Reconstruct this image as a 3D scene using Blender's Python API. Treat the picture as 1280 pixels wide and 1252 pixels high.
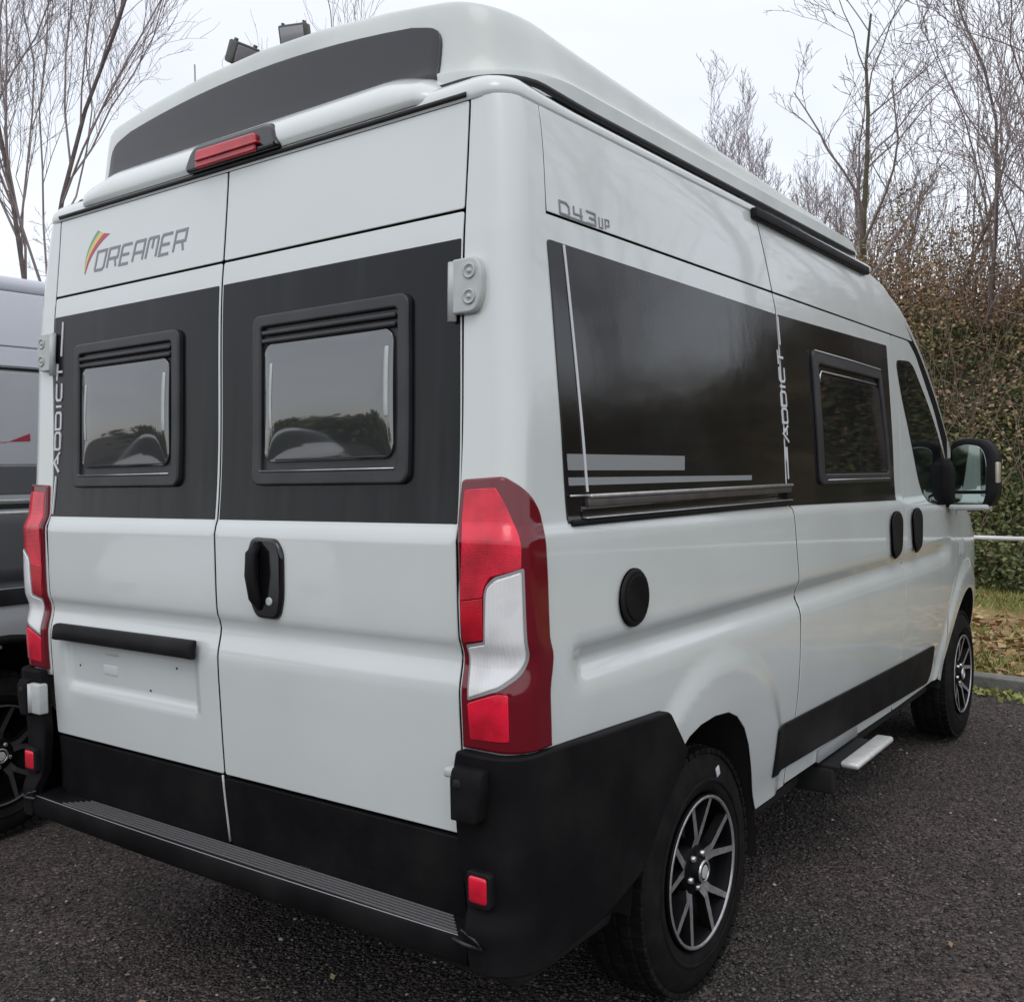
import bpy, bmesh, math, random
import numpy as np
from mathutils import Vector, Matrix, geometry
random.seed(7); rng=np.random.default_rng(7)
PI=math.pi
sc=bpy.context.scene; C=sc.collection
for o in list(bpy.data.objects): bpy.data.objects.remove(o)

# ---------------------------------------------------------------- camera, sky, sun, exposure
CAM=np.array([2.27412722,-1.73276392,1.58249655]); YAW,PITCH,ROLL=.630402718,-.0276623565,-.0184399048; FPX=1252.92145
cd=bpy.data.cameras.new('camera'); cam=bpy.data.objects.new('camera',cd); C.objects.link(cam); sc.camera=cam
f=Vector((-math.sin(YAW)*math.cos(PITCH),math.cos(YAW)*math.cos(PITCH),math.sin(PITCH)))
r=Vector((math.cos(YAW),math.sin(YAW),0)); u=r.cross(f)
r2=r*math.cos(ROLL)+u*math.sin(ROLL); u2=-r*math.sin(ROLL)+u*math.cos(ROLL)
cam.matrix_world=Matrix(((r2.x,u2.x,-f.x,CAM[0]),(r2.y,u2.y,-f.y,CAM[1]),(r2.z,u2.z,-f.z,CAM[2]),(0,0,0,1)))
cd.sensor_fit='HORIZONTAL'; cd.sensor_width=36; cd.lens=36*FPX/1280; cd.clip_start=.05; cd.clip_end=900

SUN_EL,SUN_AZ=math.radians(52),math.radians(150)
w=bpy.data.worlds.new('World'); sc.world=w; w.use_nodes=True
nt=w.node_tree; nt.nodes.clear(); N=nt.nodes.new; L=nt.links.new
sky=N('ShaderNodeTexSky'); sky.sky_type='NISHITA'; sky.sun_disc=False; sky.sun_elevation=SUN_EL; sky.sun_rotation=SUN_AZ
b1=N('ShaderNodeBackground'); b1.inputs[1].default_value=.05; L(sky.outputs[0],b1.inputs[0])
tc=N('ShaderNodeTexCoord'); no=N('ShaderNodeTexNoise'); no.inputs['Scale'].default_value=2.2; no.inputs['Detail'].default_value=5
mp=N('ShaderNodeMapping'); mp.inputs['Scale'].default_value=(1,1,2.5); L(tc.outputs['Generated'],mp.inputs[0]); L(mp.outputs[0],no.inputs['Vector'])
cr=N('ShaderNodeValToRGB'); cr.color_ramp.elements[0].position=.3; cr.color_ramp.elements[0].color=(.80,.81,.845,1)
cr.color_ramp.elements[1].position=.65; cr.color_ramp.elements[1].color=(.95,.955,.965,1); L(no.outputs[0],cr.inputs[0])
b2=N('ShaderNodeBackground'); L(cr.outputs[0],b2.inputs[0])
sx=N('ShaderNodeSeparateXYZ'); L(tc.outputs['Generated'],sx.inputs[0])
mr=N('ShaderNodeMapRange'); mr.inputs['From Min'].default_value=0; mr.inputs['From Max'].default_value=1
mr.inputs['To Min'].default_value=.92; mr.inputs['To Max'].default_value=1.14; L(sx.outputs[2],mr.inputs[0]); L(mr.outputs[0],b2.inputs[1])
ad=N('ShaderNodeAddShader'); L(b1.outputs[0],ad.inputs[0]); L(b2.outputs[0],ad.inputs[1])
wo=N('ShaderNodeOutputWorld'); L(ad.outputs[0],wo.inputs[0])
sd=bpy.data.lights.new('sun','SUN'); sd.energy=.5; sd.angle=math.radians(25); sd.color=(1,.97,.93)
so=bpy.data.objects.new('sun',sd); C.objects.link(so)
so.rotation_euler=(PI/2-SUN_EL,0,PI-SUN_AZ)
vs=sc.view_settings; vs.view_transform='Standard'; vs.look='None'; vs.gamma=1; vs.use_curve_mapping=False; vs.exposure=0.0

# ---------------------------------------------------------------- materials
def mat(name,col,rough=.5,metal=0,spec=.5,coat=0,noise=None,bump=None,trans=0,ior=1.5,streak=None,sheen=0):
    m=bpy.data.materials.new(name); m.use_nodes=True; t=m.node_tree; p=t.nodes['Principled BSDF']
    p.inputs['Base Color'].default_value=(*col,1); p.inputs['Roughness'].default_value=rough; p.inputs['Metallic'].default_value=metal
    p.inputs['Specular IOR Level'].default_value=spec; p.inputs['Coat Weight'].default_value=coat; p.inputs['Coat Roughness'].default_value=.04
    p.inputs['Transmission Weight'].default_value=trans; p.inputs['IOR'].default_value=ior
    tc=t.nodes.new('ShaderNodeTexCoord')
    def nz(scale,detail,vs=None):
        n=t.nodes.new('ShaderNodeTexNoise'); n.inputs['Scale'].default_value=scale; n.inputs['Detail'].default_value=detail
        v=tc.outputs['Object']
        if vs:
            mm=t.nodes.new('ShaderNodeMapping'); mm.inputs['Scale'].default_value=vs; t.links.new(v,mm.inputs[0]); v=mm.outputs[0]
        t.links.new(v,n.inputs['Vector']); return n.outputs['Fac']
    if noise:
        sc_,col2,lo,hi=noise[:4]; vs_=noise[4] if len(noise)>4 else None
        rp=t.nodes.new('ShaderNodeValToRGB'); rp.color_ramp.elements[0].position=lo; rp.color_ramp.elements[1].position=hi
        rp.color_ramp.elements[0].color=(*col,1); rp.color_ramp.elements[1].color=(*col2,1)
        t.links.new(nz(sc_,6,vs_),rp.inputs[0]); t.links.new(rp.outputs[0],p.inputs['Base Color'])
    if streak:
        sc_,r0,r1,vs_=streak; mr=t.nodes.new('ShaderNodeMapRange'); mr.inputs['From Min'].default_value=.35; mr.inputs['From Max'].default_value=.65
        mr.inputs['To Min'].default_value=r0; mr.inputs['To Max'].default_value=r1
        t.links.new(nz(sc_,5,vs_),mr.inputs[0]); t.links.new(mr.outputs[0],p.inputs['Roughness'])
    if bump:
        sc_,st,di=bump; bp=t.nodes.new('ShaderNodeBump'); bp.inputs['Strength'].default_value=st; bp.inputs['Distance'].default_value=di
        t.links.new(nz(sc_,4),bp.inputs['Height']); t.links.new(bp.outputs[0],p.inputs['Normal'])
    return m
M={}
M['tread']=mat('tread_rubber',(.11,.105,.108),.5)
M['white']=mat('white_paint',(.68,.715,.698),.26,coat=.9,noise=(2.2,(.65,.678,.66),.42,.68),bump=(3.0,.03,.01))
M['roofwhite']=mat('roof_white',(.64,.675,.645),.38,coat=.3,noise=(3,(.54,.57,.54),.4,.7))
M['film']=mat('black_film',(.006,.006,.0075),.16,spec=.27,noise=(1.0,(.016,.016,.018),.50,.78,(16,16,1.2)),streak=(1.0,.08,.24,(20,20,1.3)))
M['roofwin']=mat('roof_window_film',(.022,.022,.025),.22,noise=(1.5,(.027,.027,.030),.4,.7))
M['gloss']=mat('dark_window_film',(.010,.010,.011),.10,ior=1.5,noise=(2.5,(.020,.021,.022),.45,.75),bump=(3.0,.12,.012))
M['pane']=mat('acrylic_pane',(.035,.038,.038),.04,ior=2.25)
M['glass']=mat('tinted_glass',(.008,.010,.011),.03,ior=1.5)
M['frame']=mat('window_frame_plastic',(.022,.022,.024),.42,bump=(260,.12,.002),noise=(8,(.034,.034,.037),.4,.7))
M['plastic']=mat('black_plastic',(.008,.0075,.0085),.5,spec=.16,bump=(420,.25,.002),noise=(7,(.016,.0155,.0165),.4,.7))
M['plastic2']=mat('bumper_plastic',(.0065,.0056,.0064),.6,spec=.10,bump=(420,.25,.002),noise=(5,(.015,.014,.0145),.42,.72))
M['blackgloss']=mat('gloss_black',(.006,.006,.007),.12,coat=.3)
M['rubber']=mat('tyre_rubber',(.008,.0075,.008),.75,spec=.15,noise=(18,(.016,.015,.0145),.4,.75),bump=(120,.2,.003))
M['seal']=mat('seal_rubber',(.012,.012,.013),.6)
M['dark']=mat('underbody_dark',(.008,.008,.008),.85)
M['gap']=mat('gap_shade_paint',(.006,.006,.006),.8,spec=.1)  # near-black backing: the shade inside the panel gaps put into colour
M['alloy']=mat('machined_alloy',(.47,.455,.47),.34,metal=.65,noise=(40,(.35,.34,.35),.4,.6))
M['rimblack']=mat('rim_black',(.004,.004,.0045),.5,spec=.12)
M['chrome']=mat('anodised_aluminium',(.62,.62,.62),.3,metal=.85,noise=(30,(.5,.48,.46),.4,.7))
M['step']=mat('ribbed_step_aluminium',(.74,.74,.72),.4,metal=.3,noise=(30,(.62,.62,.60),.4,.7))
M['railface']=mat('rail_brown_reflection',(.14,.12,.115),.45,metal=.5,noise=(12,(.09,.08,.08),.4,.7))  # brown of the mirrored surroundings put into the rail colour
M['hinge']=mat('grey_hinge',(.50,.52,.51),.42,noise=(30,(.44,.46,.45),.4,.7))
M['redlens']=mat('red_lens',(.62,.008,.026),.10,coat=.5,noise=(9,(.34,.004,.014),.4,.65),bump=(60,.06,.003))
M['darkred']=mat('dark_red_lens',(.15,.004,.012),.08,coat=.3)
M['brightred']=mat('bright_red_reflector',(.90,.014,.050),.12,coat=.5,noise=(7,(.40,.004,.018),.42,.66),bump=(90,.08,.003))
M['clear']=mat('clear_lens',(.82,.82,.82),.08,coat=.6,noise=(9,(.62,.60,.59),.48,.75),bump=(50,.12,.004))
M['chromelens']=mat('lamp_bowl',(.30,.29,.29),.25)
M['indic']=mat('indicator_lens',(.50,.44,.36),.15,coat=.4)
M['amber']=mat('amber_bulb',(.45,.20,.12),.2)
M['stripe']=mat('grey_stripe',(.26,.275,.28),.35)
M['letterwhite']=mat('white_print',(.66,.66,.68),.4)
M['lettergrey']=mat('grey_print',(.24,.235,.255),.4)
M['pink']=mat('pink_print',(.55,.06,.13),.4); M['yellow']=mat('yellow_print',(.70,.62,.16),.4); M['green']=mat('green_print',(.18,.36,.26),.4)
M['redprint']=mat('red_print',(.32,.02,.05),.4)
M['silver']=mat('silver_paint',(.44,.445,.465),.36,metal=.15,coat=.4,noise=(3,(.41,.415,.43),.4,.7))
M['silverlight']=mat('light_silver_paint',(.60,.61,.66),.33,coat=.4,noise=(2,(.56,.57,.62),.4,.7))
M['graphite']=mat('graphite_paint',(.085,.087,.093),.35,coat=.4)
M['carwhite']=mat('car_white',(.60,.60,.60),.3,coat=.5)
M['mirror']=mat('mirror_glass',(.34,.42,.40),.03,metal=1)  # dark green-grey tint stands in for the scenery mirrored in the glass
M['concrete']=mat('concrete',(.20,.195,.175),.85,noise=(9,(.12,.118,.10),.38,.68),bump=(60,.5,.01))
M['raillac']=mat('white_rail_paint',(.74,.73,.74),.5,noise=(4,(.62,.61,.62),.45,.7))
M['steel']=mat('galvanised_steel',(.16,.165,.165),.5,metal=.4,noise=(9,(.10,.105,.10),.4,.7))
M['flood']=mat('floodlight_shell',(.10,.10,.095),.6,noise=(12,(.06,.065,.05),.4,.7)); M['floodglass']=mat('floodlight_glass',(.30,.30,.32),.2,coat=.4)
M['bark']=mat('bark',(.12,.09,.088),.85,noise=(9,(.17,.15,.125),.4,.7),bump=(40,.5,.01))
M['barkm']=mat('mossy_bark',(.085,.075,.05),.85,noise=(6,(.13,.125,.06),.4,.7),bump=(40,.5,.01))
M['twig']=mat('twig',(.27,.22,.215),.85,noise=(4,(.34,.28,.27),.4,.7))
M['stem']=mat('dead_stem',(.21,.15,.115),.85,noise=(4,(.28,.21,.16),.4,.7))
M['twigfar']=mat('hazed_twig',(.34,.29,.30),.9)  # paler copy of the twig colour: distance haze painted in

def ribs(m,axis,scale,st):
    t=m.node_tree; p=t.nodes['Principled BSDF']; tc=t.nodes.new('ShaderNodeTexCoord'); wv=t.nodes.new('ShaderNodeTexWave'); wv.bands_direction=axis; wv.inputs['Scale'].default_value=scale; wv.inputs['Distortion'].default_value=.4
    bp=t.nodes.new('ShaderNodeBump'); bp.inputs['Strength'].default_value=st; bp.inputs['Distance'].default_value=.002
    t.links.new(tc.outputs['Object'],wv.inputs['Vector']); t.links.new(wv.outputs['Fac'],bp.inputs['Height']); t.links.new(bp.outputs[0],p.inputs['Normal'])
ribs(M['brightred'],'Z',75,.16); ribs(M['redlens'],'Z',75,.16); ribs(M['clear'],'X',34,.25)
def ground_mat():
    m=bpy.data.materials.new('gravel'); m.use_nodes=True; t=m.node_tree; p=t.nodes['Principled BSDF']; n=t.nodes.new; l=t.links.new
    tc=n('ShaderNodeTexCoord'); v=n('ShaderNodeTexVoronoi'); v.inputs['Scale'].default_value=85; l(tc.outputs['Object'],v.inputs['Vector'])
    v2=n('ShaderNodeTexVoronoi'); v2.inputs['Scale'].default_value=38; l(tc.outputs['Object'],v2.inputs['Vector'])
    bw=n('ShaderNodeRGBToBW'); l(v.outputs['Color'],bw.inputs[0])
    cr=n('ShaderNodeValToRGB'); e=cr.color_ramp.elements; e[0].position=.15; e[0].color=(.018,.0145,.0138,1); e[1].position=.78; e[1].color=(.105,.086,.080,1)
    x=e.new(.93); x.color=(.18,.155,.142,1); l(bw.outputs[0],cr.inputs[0])
    nz=n('ShaderNodeTexNoise'); nz.inputs['Scale'].default_value=1.1; nz.inputs['Detail'].default_value=8; nz.inputs['Roughness'].default_value=.7; l(tc.outputs['Object'],nz.inputs['Vector'])
    c2=n('ShaderNodeValToRGB'); c2.color_ramp.elements[0].position=.35; c2.color_ramp.elements[0].color=(.52,.58,.50,1); c2.color_ramp.elements[1].position=.68; c2.color_ramp.elements[1].color=(1.35,1.16,1.16,1); l(nz.outputs[0],c2.inputs[0])
    mx=n('ShaderNodeMix'); mx.data_type='RGBA'; mx.blend_type='MULTIPLY'; mx.inputs['Factor'].default_value=1; l(cr.outputs[0],mx.inputs['A']); l(c2.outputs[0],mx.inputs['B'])
    l(mx.outputs['Result'],p.inputs['Base Color']); p.inputs['Roughness'].default_value=.8
    ma=n('ShaderNodeMath'); ma.operation='ADD'; l(v.outputs['Distance'],ma.inputs[0]); l(v2.outputs['Distance'],ma.inputs[1])
    bp=n('ShaderNodeBump'); bp.inputs['Strength'].default_value=.9; bp.inputs['Distance'].default_value=.012; bp.invert=True; l(ma.outputs[0],bp.inputs['Height']); l(bp.outputs[0],p.inputs['Normal'])
    return m
M['gravel']=ground_mat()
def ramp_mat(name,stops,scale,rough=.9,bump=.6,objinfo=False,detail=8):
    m=bpy.data.materials.new(name); m.use_nodes=True; t=m.node_tree; p=t.nodes['Principled BSDF']; n=t.nodes.new; l=t.links.new
    tc=n('ShaderNodeTexCoord'); nz=n('ShaderNodeTexNoise'); nz.inputs['Scale'].default_value=scale; nz.inputs['Detail'].default_value=detail; nz.inputs['Roughness'].default_value=.65
    l(tc.outputs['Object'],nz.inputs['Vector']); cr=n('ShaderNodeValToRGB'); e=cr.color_ramp.elements
    while len(e)<len(stops): e.new(.5)
    for k,(pz,c) in enumerate(stops): e[k].position=pz; e[k].color=(*c,1)
    l(nz.outputs[0],cr.inputs[0]); l(cr.outputs[0],p.inputs['Base Color']); p.inputs['Roughness'].default_value=rough
    if bump:
        bp=n('ShaderNodeBump'); bp.inputs['Strength'].default_value=bump; bp.inputs['Distance'].default_value=.03; l(nz.outputs[0],bp.inputs['Height']); l(bp.outputs[0],p.inputs['Normal'])
    return m
def leaf_mat(name,cols,rough=.7):
    # colour by leaf: white-noise on a per-face attribute
    m=bpy.data.materials.new(name); m.use_nodes=True; t=m.node_tree; p=t.nodes['Principled BSDF']; n=t.nodes.new; l=t.links.new
    a=n('ShaderNodeAttribute'); a.attribute_name='tint'; cr=n('ShaderNodeValToRGB'); cr.color_ramp.interpolation='LINEAR'; e=cr.color_ramp.elements
    while len(e)<len(cols): e.new(.5)
    for k,c in enumerate(cols): e[k].position=k/(len(cols)-1); e[k].color=(*c,1)
    l(a.outputs['Fac'],cr.inputs[0]); l(cr.outputs[0],p.inputs['Base Color']); p.inputs['Roughness'].default_value=rough
    return m
M['verge']=ramp_mat('verge_soil',[(.3,(.13,.09,.04)),(.5,(.25,.17,.065)),(.62,(.22,.22,.07)),(.75,(.32,.25,.11))],2.2)
M['bank']=ramp_mat('bank_soil',[(.3,(.05,.04,.026)),(.6,(.10,.085,.05)),(.8,(.14,.11,.07))],1.5)
M['leaf_dead']=leaf_mat('dead_leaves',[(.20,.11,.05),(.34,.20,.085),(.46,.32,.14),(.28,.19,.09),(.48,.38,.19),(.27,.11,.07)])
M['leaf_green']=leaf_mat('ivy_leaves',[(.06,.075,.03),(.10,.13,.05),(.14,.17,.06),(.20,.21,.08),(.20,.15,.08)])
M['leaf_brown']=leaf_mat('bramble_leaves',[(.23,.135,.08),(.34,.21,.125),(.42,.28,.17),(.27,.235,.10),(.50,.36,.24)])
M['grass']=leaf_mat('grass_blades',[(.15,.18,.045),(.24,.26,.07),(.32,.31,.10),(.20,.21,.055)])
M['stone']=leaf_mat('stones',[(.018,.015,.015),(.045,.038,.038),(.095,.08,.075),(.05,.05,.041),(.19,.168,.155)],.8)
M['palestone']=leaf_mat('pale_stones',[(.30,.27,.24),(.45,.42,.38)],.8)

# ---------------------------------------------------------------- object helpers
WORG={}
def link(o,parent=None,org=(0,0,0)):
    C.objects.link(o); org=Vector(org); WORG[o.name]=org
    if parent:
        o.parent=parent; o.location=org-WORG[parent.name]
    else: o.location=org
    return o
def empty(name,loc,label,cat,group=None):
    o=bpy.data.objects.new(name,None); o.empty_display_size=.3; link(o,None,loc); o['label']=label; o['category']=cat
    if group: o['group']=group
    return o
def mk(name,V,F,m,parent=None,smooth=True,centre=True,edge=None,kind=None):
    V=np.asarray(V,float); ctr=(V.min(0)+V.max(0))/2 if centre else np.zeros(3)
    me=bpy.data.meshes.new(name); me.from_pydata((V-ctr).tolist(),[],[tuple(int(i) for i in q) for q in F]); me.validate()
    ms=m if isinstance(m,list) else [m]
    for x in ms: me.materials.append(x)
    if smooth:
        me.polygons.foreach_set('use_smooth',[True]*len(me.polygons))
        if edge: me.set_sharp_from_angle(angle=math.radians(edge))
    me.update(); o=bpy.data.objects.new(name,me); link(o,parent,ctr)
    if kind: o['kind']=kind
    return o
def merge(parts):
    V=[];F=[];n=0
    for v,fa in parts:
        V+=[tuple(x) for x in v]; F+=[tuple(i+n for i in q) for q in fa]; n+=len(v)
    return V,F
def rbox(c,s,b=.005,rot=None,seg=2):
    bm=bmesh.new(); bmesh.ops.create_cube(bm,size=1); bmesh.ops.scale(bm,vec=s,verts=bm.verts)
    if b>0: bmesh.ops.bevel(bm,geom=bm.edges[:]+bm.verts[:],offset=min(b,min(s)*.49),segments=seg,profile=.5,affect='EDGES')
    if rot is not None: bmesh.ops.rotate(bm,matrix=rot,verts=bm.verts)
    bmesh.ops.translate(bm,vec=c,verts=bm.verts); bm.verts.index_update()
    V=[tuple(v.co) for v in bm.verts]; F=[tuple(v.index for v in q.verts) for q in bm.faces]; bm.free(); return V,F
def tube(P,rad,n=8,cap=True):
    P=[Vector(p) for p in P]; rad=rad if hasattr(rad,'__len__') else [rad]*len(P); V=[];F=[]
    a=None
    for i,p in enumerate(P):
        d=(P[min(i+1,len(P)-1)]-P[max(i-1,0)]).normalized()
        if a is None: a=d.orthogonal().normalized()
        a=(a-d*a.dot(d)).normalized(); b=d.cross(a)
        for k in range(n): t=2*PI*k/n; V.append(p+(a*math.cos(t)+b*math.sin(t))*rad[i])
    for i in range(len(P)-1):
        for k in range(n): F.append((i*n+k,i*n+(k+1)%n,(i+1)*n+(k+1)%n,(i+1)*n+k))
    if cap: F.append(tuple(range(n))[::-1]); F.append(tuple((len(P)-1)*n+k for k in range(n)))
    return [tuple(v) for v in V],F
def lathe(prof,cx,cy,cz,n=48,axis='x',sgn=1,close=False):
    # prof: (axial, radius)
    V=[];F=[]
    for i,(a,rd) in enumerate(prof):
        for k in range(n):
            t=2*PI*k/n; V.append((cx+sgn*a,cy+rd*math.cos(t),cz+rd*math.sin(t)))
    m=len(prof)
    for i in range(m if close else m-1):
        j=(i+1)%m
        for k in range(n): q=(i*n+k,j*n+k,j*n+(k+1)%n,i*n+(k+1)%n); F.append(q if sgn<0 else q[::-1])
    return V,F
def rrect(x0,x1,z0,z1,rd,n=6):
    P=[]
    for cx,cz,a in ((x1-rd,z1-rd,0),(x0+rd,z1-rd,90),(x0+rd,z0+rd,180),(x1-rd,z0+rd,270)):
        for k in range(n+1): t=math.radians(a+90*k/n); P.append((cx+rd*math.cos(t),cz+rd*math.sin(t)))
    return P
def roundpoly(P,rd,n=5):
    out=[]; m=len(P)
    for i in range(m):
        p=Vector(P[i][:2]); a=Vector(P[i-1][:2])-p; b=Vector(P[(i+1)%m][:2])-p; rr=P[i][2] if len(P[i])>2 else rd
        rr=min(rr,a.length*.45,b.length*.45)
        if rr<1e-5: out.append(tuple(p)); continue
        s=p+a.normalized()*rr; e=p+b.normalized()*rr
        for k in range(n+1):
            t=k/n; q=s*(1-t)**2+p*2*t*(1-t)+e*t*t; out.append(tuple(q))
    return out
def inpoly(pts,poly):
    pts=np.asarray(pts); P=np.asarray(poly); x,y=pts[:,0],pts[:,1]; ins=np.zeros(len(pts),bool); j=len(P)-1
    for i in range(len(P)):
        xi,yi=P[i];xj,yj=P[j]
        if yi!=yj:
            c=((yi>y)!=(yj>y))&(x<(xj-xi)*(y-yi)/(yj-yi)+xi); ins^=c
        j=i
    return ins
def dens(P,res):
    out=[]
    for i in range(len(P)):
        a=np.array(P[i]);b=np.array(P[(i+1)%len(P)]);k=max(1,int(math.ceil(np.linalg.norm(b-a)/res)))
        for t in range(k): out.append(a+(b-a)*t/k)
    return np.array(out)
def area(P): P=np.asarray(P);return .5*np.sum(P[:,0]*np.roll(P[:,1],-1)-np.roll(P[:,0],-1)*P[:,1])
def inset(P,d):
    e=np.roll(P,-1,0)-P; e/=np.linalg.norm(e,axis=1)[:,None]+1e-12; n=np.stack([-e[:,1],e[:,0]],1); n0=np.roll(n,1,0)
    m=n+n0; m/=np.linalg.norm(m,axis=1)[:,None]+1e-9; c=np.maximum((m*n).sum(1),.45); return P+m*(d/c)[:,None]
def skin_vf(outline,mapf,thick=.01,bev=.003,res=.03,holes=(),base=0.0,normals=None):
    loops=[]; DIRS=[]; TH=[]
    for k,p in enumerate([outline]+list(holes)):
        p=dens(p,res)
        if (area(p)>0)!=(k==0): p=p[::-1]
        loops.append(p)
    V2=[];OFF=[];F=[];inner=[]
    for p in loops:
        rings=[(p,-thick),(p,-bev),(inset(p,.293*bev),-.293*bev),(inset(p,bev),0.)] if bev>0 else [(p,-thick),(p,0.)]
        n=len(p); st=[]; ind=inset(p,1e-3)-p; ind/=np.linalg.norm(ind,axis=1)[:,None]+1e-12
        for (q,o),th in zip(rings,(1,1,.5,0) if bev>0 else (1,0)): st.append(len(V2)); V2+=list(q); OFF+=[o]*n; DIRS+=list(ind); TH+=[th]*n
        for a,b in zip(st[:-1],st[1:]):
            for i in range(n): F.append((a+i,a+(i+1)%n,b+(i+1)%n,b+i))
        inner.append((st[-1],rings[-1][0]))
    cv=[];ce=[];idx=[]
    for s,q in inner:
        b=len(cv); n=len(q); cv+=[tuple(x) for x in q]; idx+=list(range(s,s+n)); ce+=[(b+i,b+(i+1)%n) for i in range(n)]
    q0=inner[0][1]; lo=q0.min(0); hi=q0.max(0)
    gx=np.arange(lo[0]+res*.5,hi[0],res); gy=np.arange(lo[1]+res*.5,hi[1],res)
    if len(gx) and len(gy):
        G=np.stack(np.meshgrid(gx,gy),-1).reshape(-1,2); ok=inpoly(G,q0)
        for s,q in inner[1:]: ok&=~inpoly(G,q)
        G=G[ok]; B=np.array(cv)
        if len(G):
            A=B[[e[0] for e in ce]]; D=B[[e[1] for e in ce]]-A; L2=(D**2).sum(1)+1e-12; keep=np.ones(len(G),bool)
            for a,d,l2 in zip(A,D,L2):
                t=np.clip(((G-a)@d)/l2,0,1); keep&=np.linalg.norm(G-a-t[:,None]*d,axis=1)>res*.45
            for g in G[keep]: idx.append(len(V2)); V2.append(g); OFF.append(0.); cv.append(tuple(g))
    rv,re,rf,ov,oe,of=geometry.delaunay_2d_cdt([Vector(v) for v in cv],ce,[],0,1e-7)
    R=np.array([tuple(v) for v in rv]); T=np.array([q for q in rf]); cen=R[T].mean(1); ok=inpoly(cen,q0)
    for s,q in inner[1:]: ok&=~inpoly(cen,q)
    ab_=R[T[:,1]]-R[T[:,0]]; ac_=R[T[:,2]]-R[T[:,0]]; ok&=np.abs(ab_[:,0]*ac_[:,1]-ab_[:,1]*ac_[:,0])>4e-8
    om=[o[0] if len(o) else None for o in ov]; extra={}
    for i,o in enumerate(om):
        if o is None: extra[i]=len(V2); V2.append(R[i]); OFF.append(0.)
    gi=[extra[i] if o is None else idx[o] for i,o in enumerate(om)]
    for tr in T[ok]: F.append(tuple(gi[i] for i in tr))
    V2=np.array(V2); V3=[mapf(a,b,o+base) for (a,b),o in zip(V2,OFF)]
    # orientation
    a,b=V2[len(V2)//2]; ft=F[-1]; p=[Vector(V3[i]) for i in ft]; nn=(p[1]-p[0]).cross(p[2]-p[0])
    c=(V2[ft[0]]+V2[ft[1]]+V2[ft[2]])/3; od=Vector(mapf(c[0],c[1],.01))-Vector(mapf(c[0],c[1],0.))
    if nn.dot(od)<0: F=[q[::-1] for q in F]
    if normals is not None:
        h=.0015; z2=np.zeros(2)
        for i,(a,b) in enumerate(V2):
            o=OFF[i]+base; d=Vector(mapf(a+h,b,o))-Vector(mapf(a-h,b,o)); e=Vector(mapf(a,b+h,o))-Vector(mapf(a,b-h,o)); N_=d.cross(e)
            if N_.length<1e-12: N_=od.copy()
            N_.normalize()
            if N_.dot(Vector(mapf(a,b,o+.004))-Vector(mapf(a,b,o)))<0: N_=-N_
            if i<len(TH) and TH[i]>0:
                g=DIRS[i]; l=-(d*g[0]+e*g[1])
                if l.length>1e-9: l.normalize(); t=TH[i]*PI/2; N_=(N_*math.cos(t)+l*math.sin(t)).normalized()
            normals.append(N_)
    return V3,F
def skin(name,outline,mapf,m,parent,thick=.01,bev=.003,res=.03,holes=(),base=0.,edge=None,rim=None):
    NN=[] if not edge else None
    V,F=skin_vf(outline,mapf,thick,bev,res,holes,base,NN); o=mk(name,V,F,[m,rim] if rim else m,parent,edge=edge)
    if rim:
        for i in range(len(dens(outline,res))*1): o.data.polygons[i].material_index=1
    if NN and len(NN)==len(o.data.vertices):
        acc=0
        for pg in o.data.polygons:
            if len(pg.vertices)==3: acc+=pg.area*pg.normal.dot(NN[pg.vertices[0]])
        if acc<0: NN=[-q for q in NN]
        o.data.normals_split_custom_set_from_vertices(NN)
    return o
def ribbon(poly,wd,closed=False):
    P=np.array(poly,float); n=len(P); out=[]
    L_=[];R_=[]
    for i in range(n):
        a=P[(i-1)%n] if (closed or i>0) else P[i]; b=P[(i+1)%n] if (closed or i<n-1) else P[i]
        d1=P[i]-a; d2=b-P[i]
        d1=d1/np.linalg.norm(d1) if np.linalg.norm(d1)>0 else d2/np.linalg.norm(d2)
        d2=d2/np.linalg.norm(d2) if np.linalg.norm(d2)>0 else d1
        n1=np.array([-d1[1],d1[0]]); n2=np.array([-d2[1],d2[0]]); m=n1+n2; m/=np.linalg.norm(m)+1e-9; c=max(m@n2,.5)
        L_.append(P[i]+m*wd/2/c); R_.append(P[i]-m*wd/2/c)
    V=L_+R_; F=[(i,i+1,n+i+1,n+i) for i in range(n-1)]
    if closed: F.append((n-1,0,n,2*n-1))
    return V,F
def strokes(name,polys,wd,mapf,m,parent,off=.0012):
    V3=[];F=[]
    for p in polys:
        v,fa=ribbon(p[0] if isinstance(p,tuple) else p,wd if not isinstance(p,tuple) else p[1]); b=len(V3); n=len(v)
        V3+=[mapf(a,c,off) for a,c in v]+[mapf(a,c,-.001) for a,c in v]
        k=n//2
        for q in fa:
            F.append(tuple(b+i for i in q))
        loop=list(range(k))+list(range(n-1,k-1,-1))
        for i in range(len(loop)): x,y=loop[i],loop[(i+1)%len(loop)]; F.append((b+x,b+y,b+n+y,b+n+x))
    bm=bmesh.new(); vs_=[bm.verts.new(v) for v in V3]
    for q in F:
        try: bm.faces.new([vs_[i] for i in q])
        except Exception: pass
    bmesh.ops.recalc_face_normals(bm,faces=bm.faces); bm.verts.index_update()
    V=[tuple(v.co) for v in bm.verts]; FF=[tuple(v.index for v in q.verts) for q in bm.faces]; bm.free()
    return mk(name,V,FF,m,parent,smooth=False)

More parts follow.
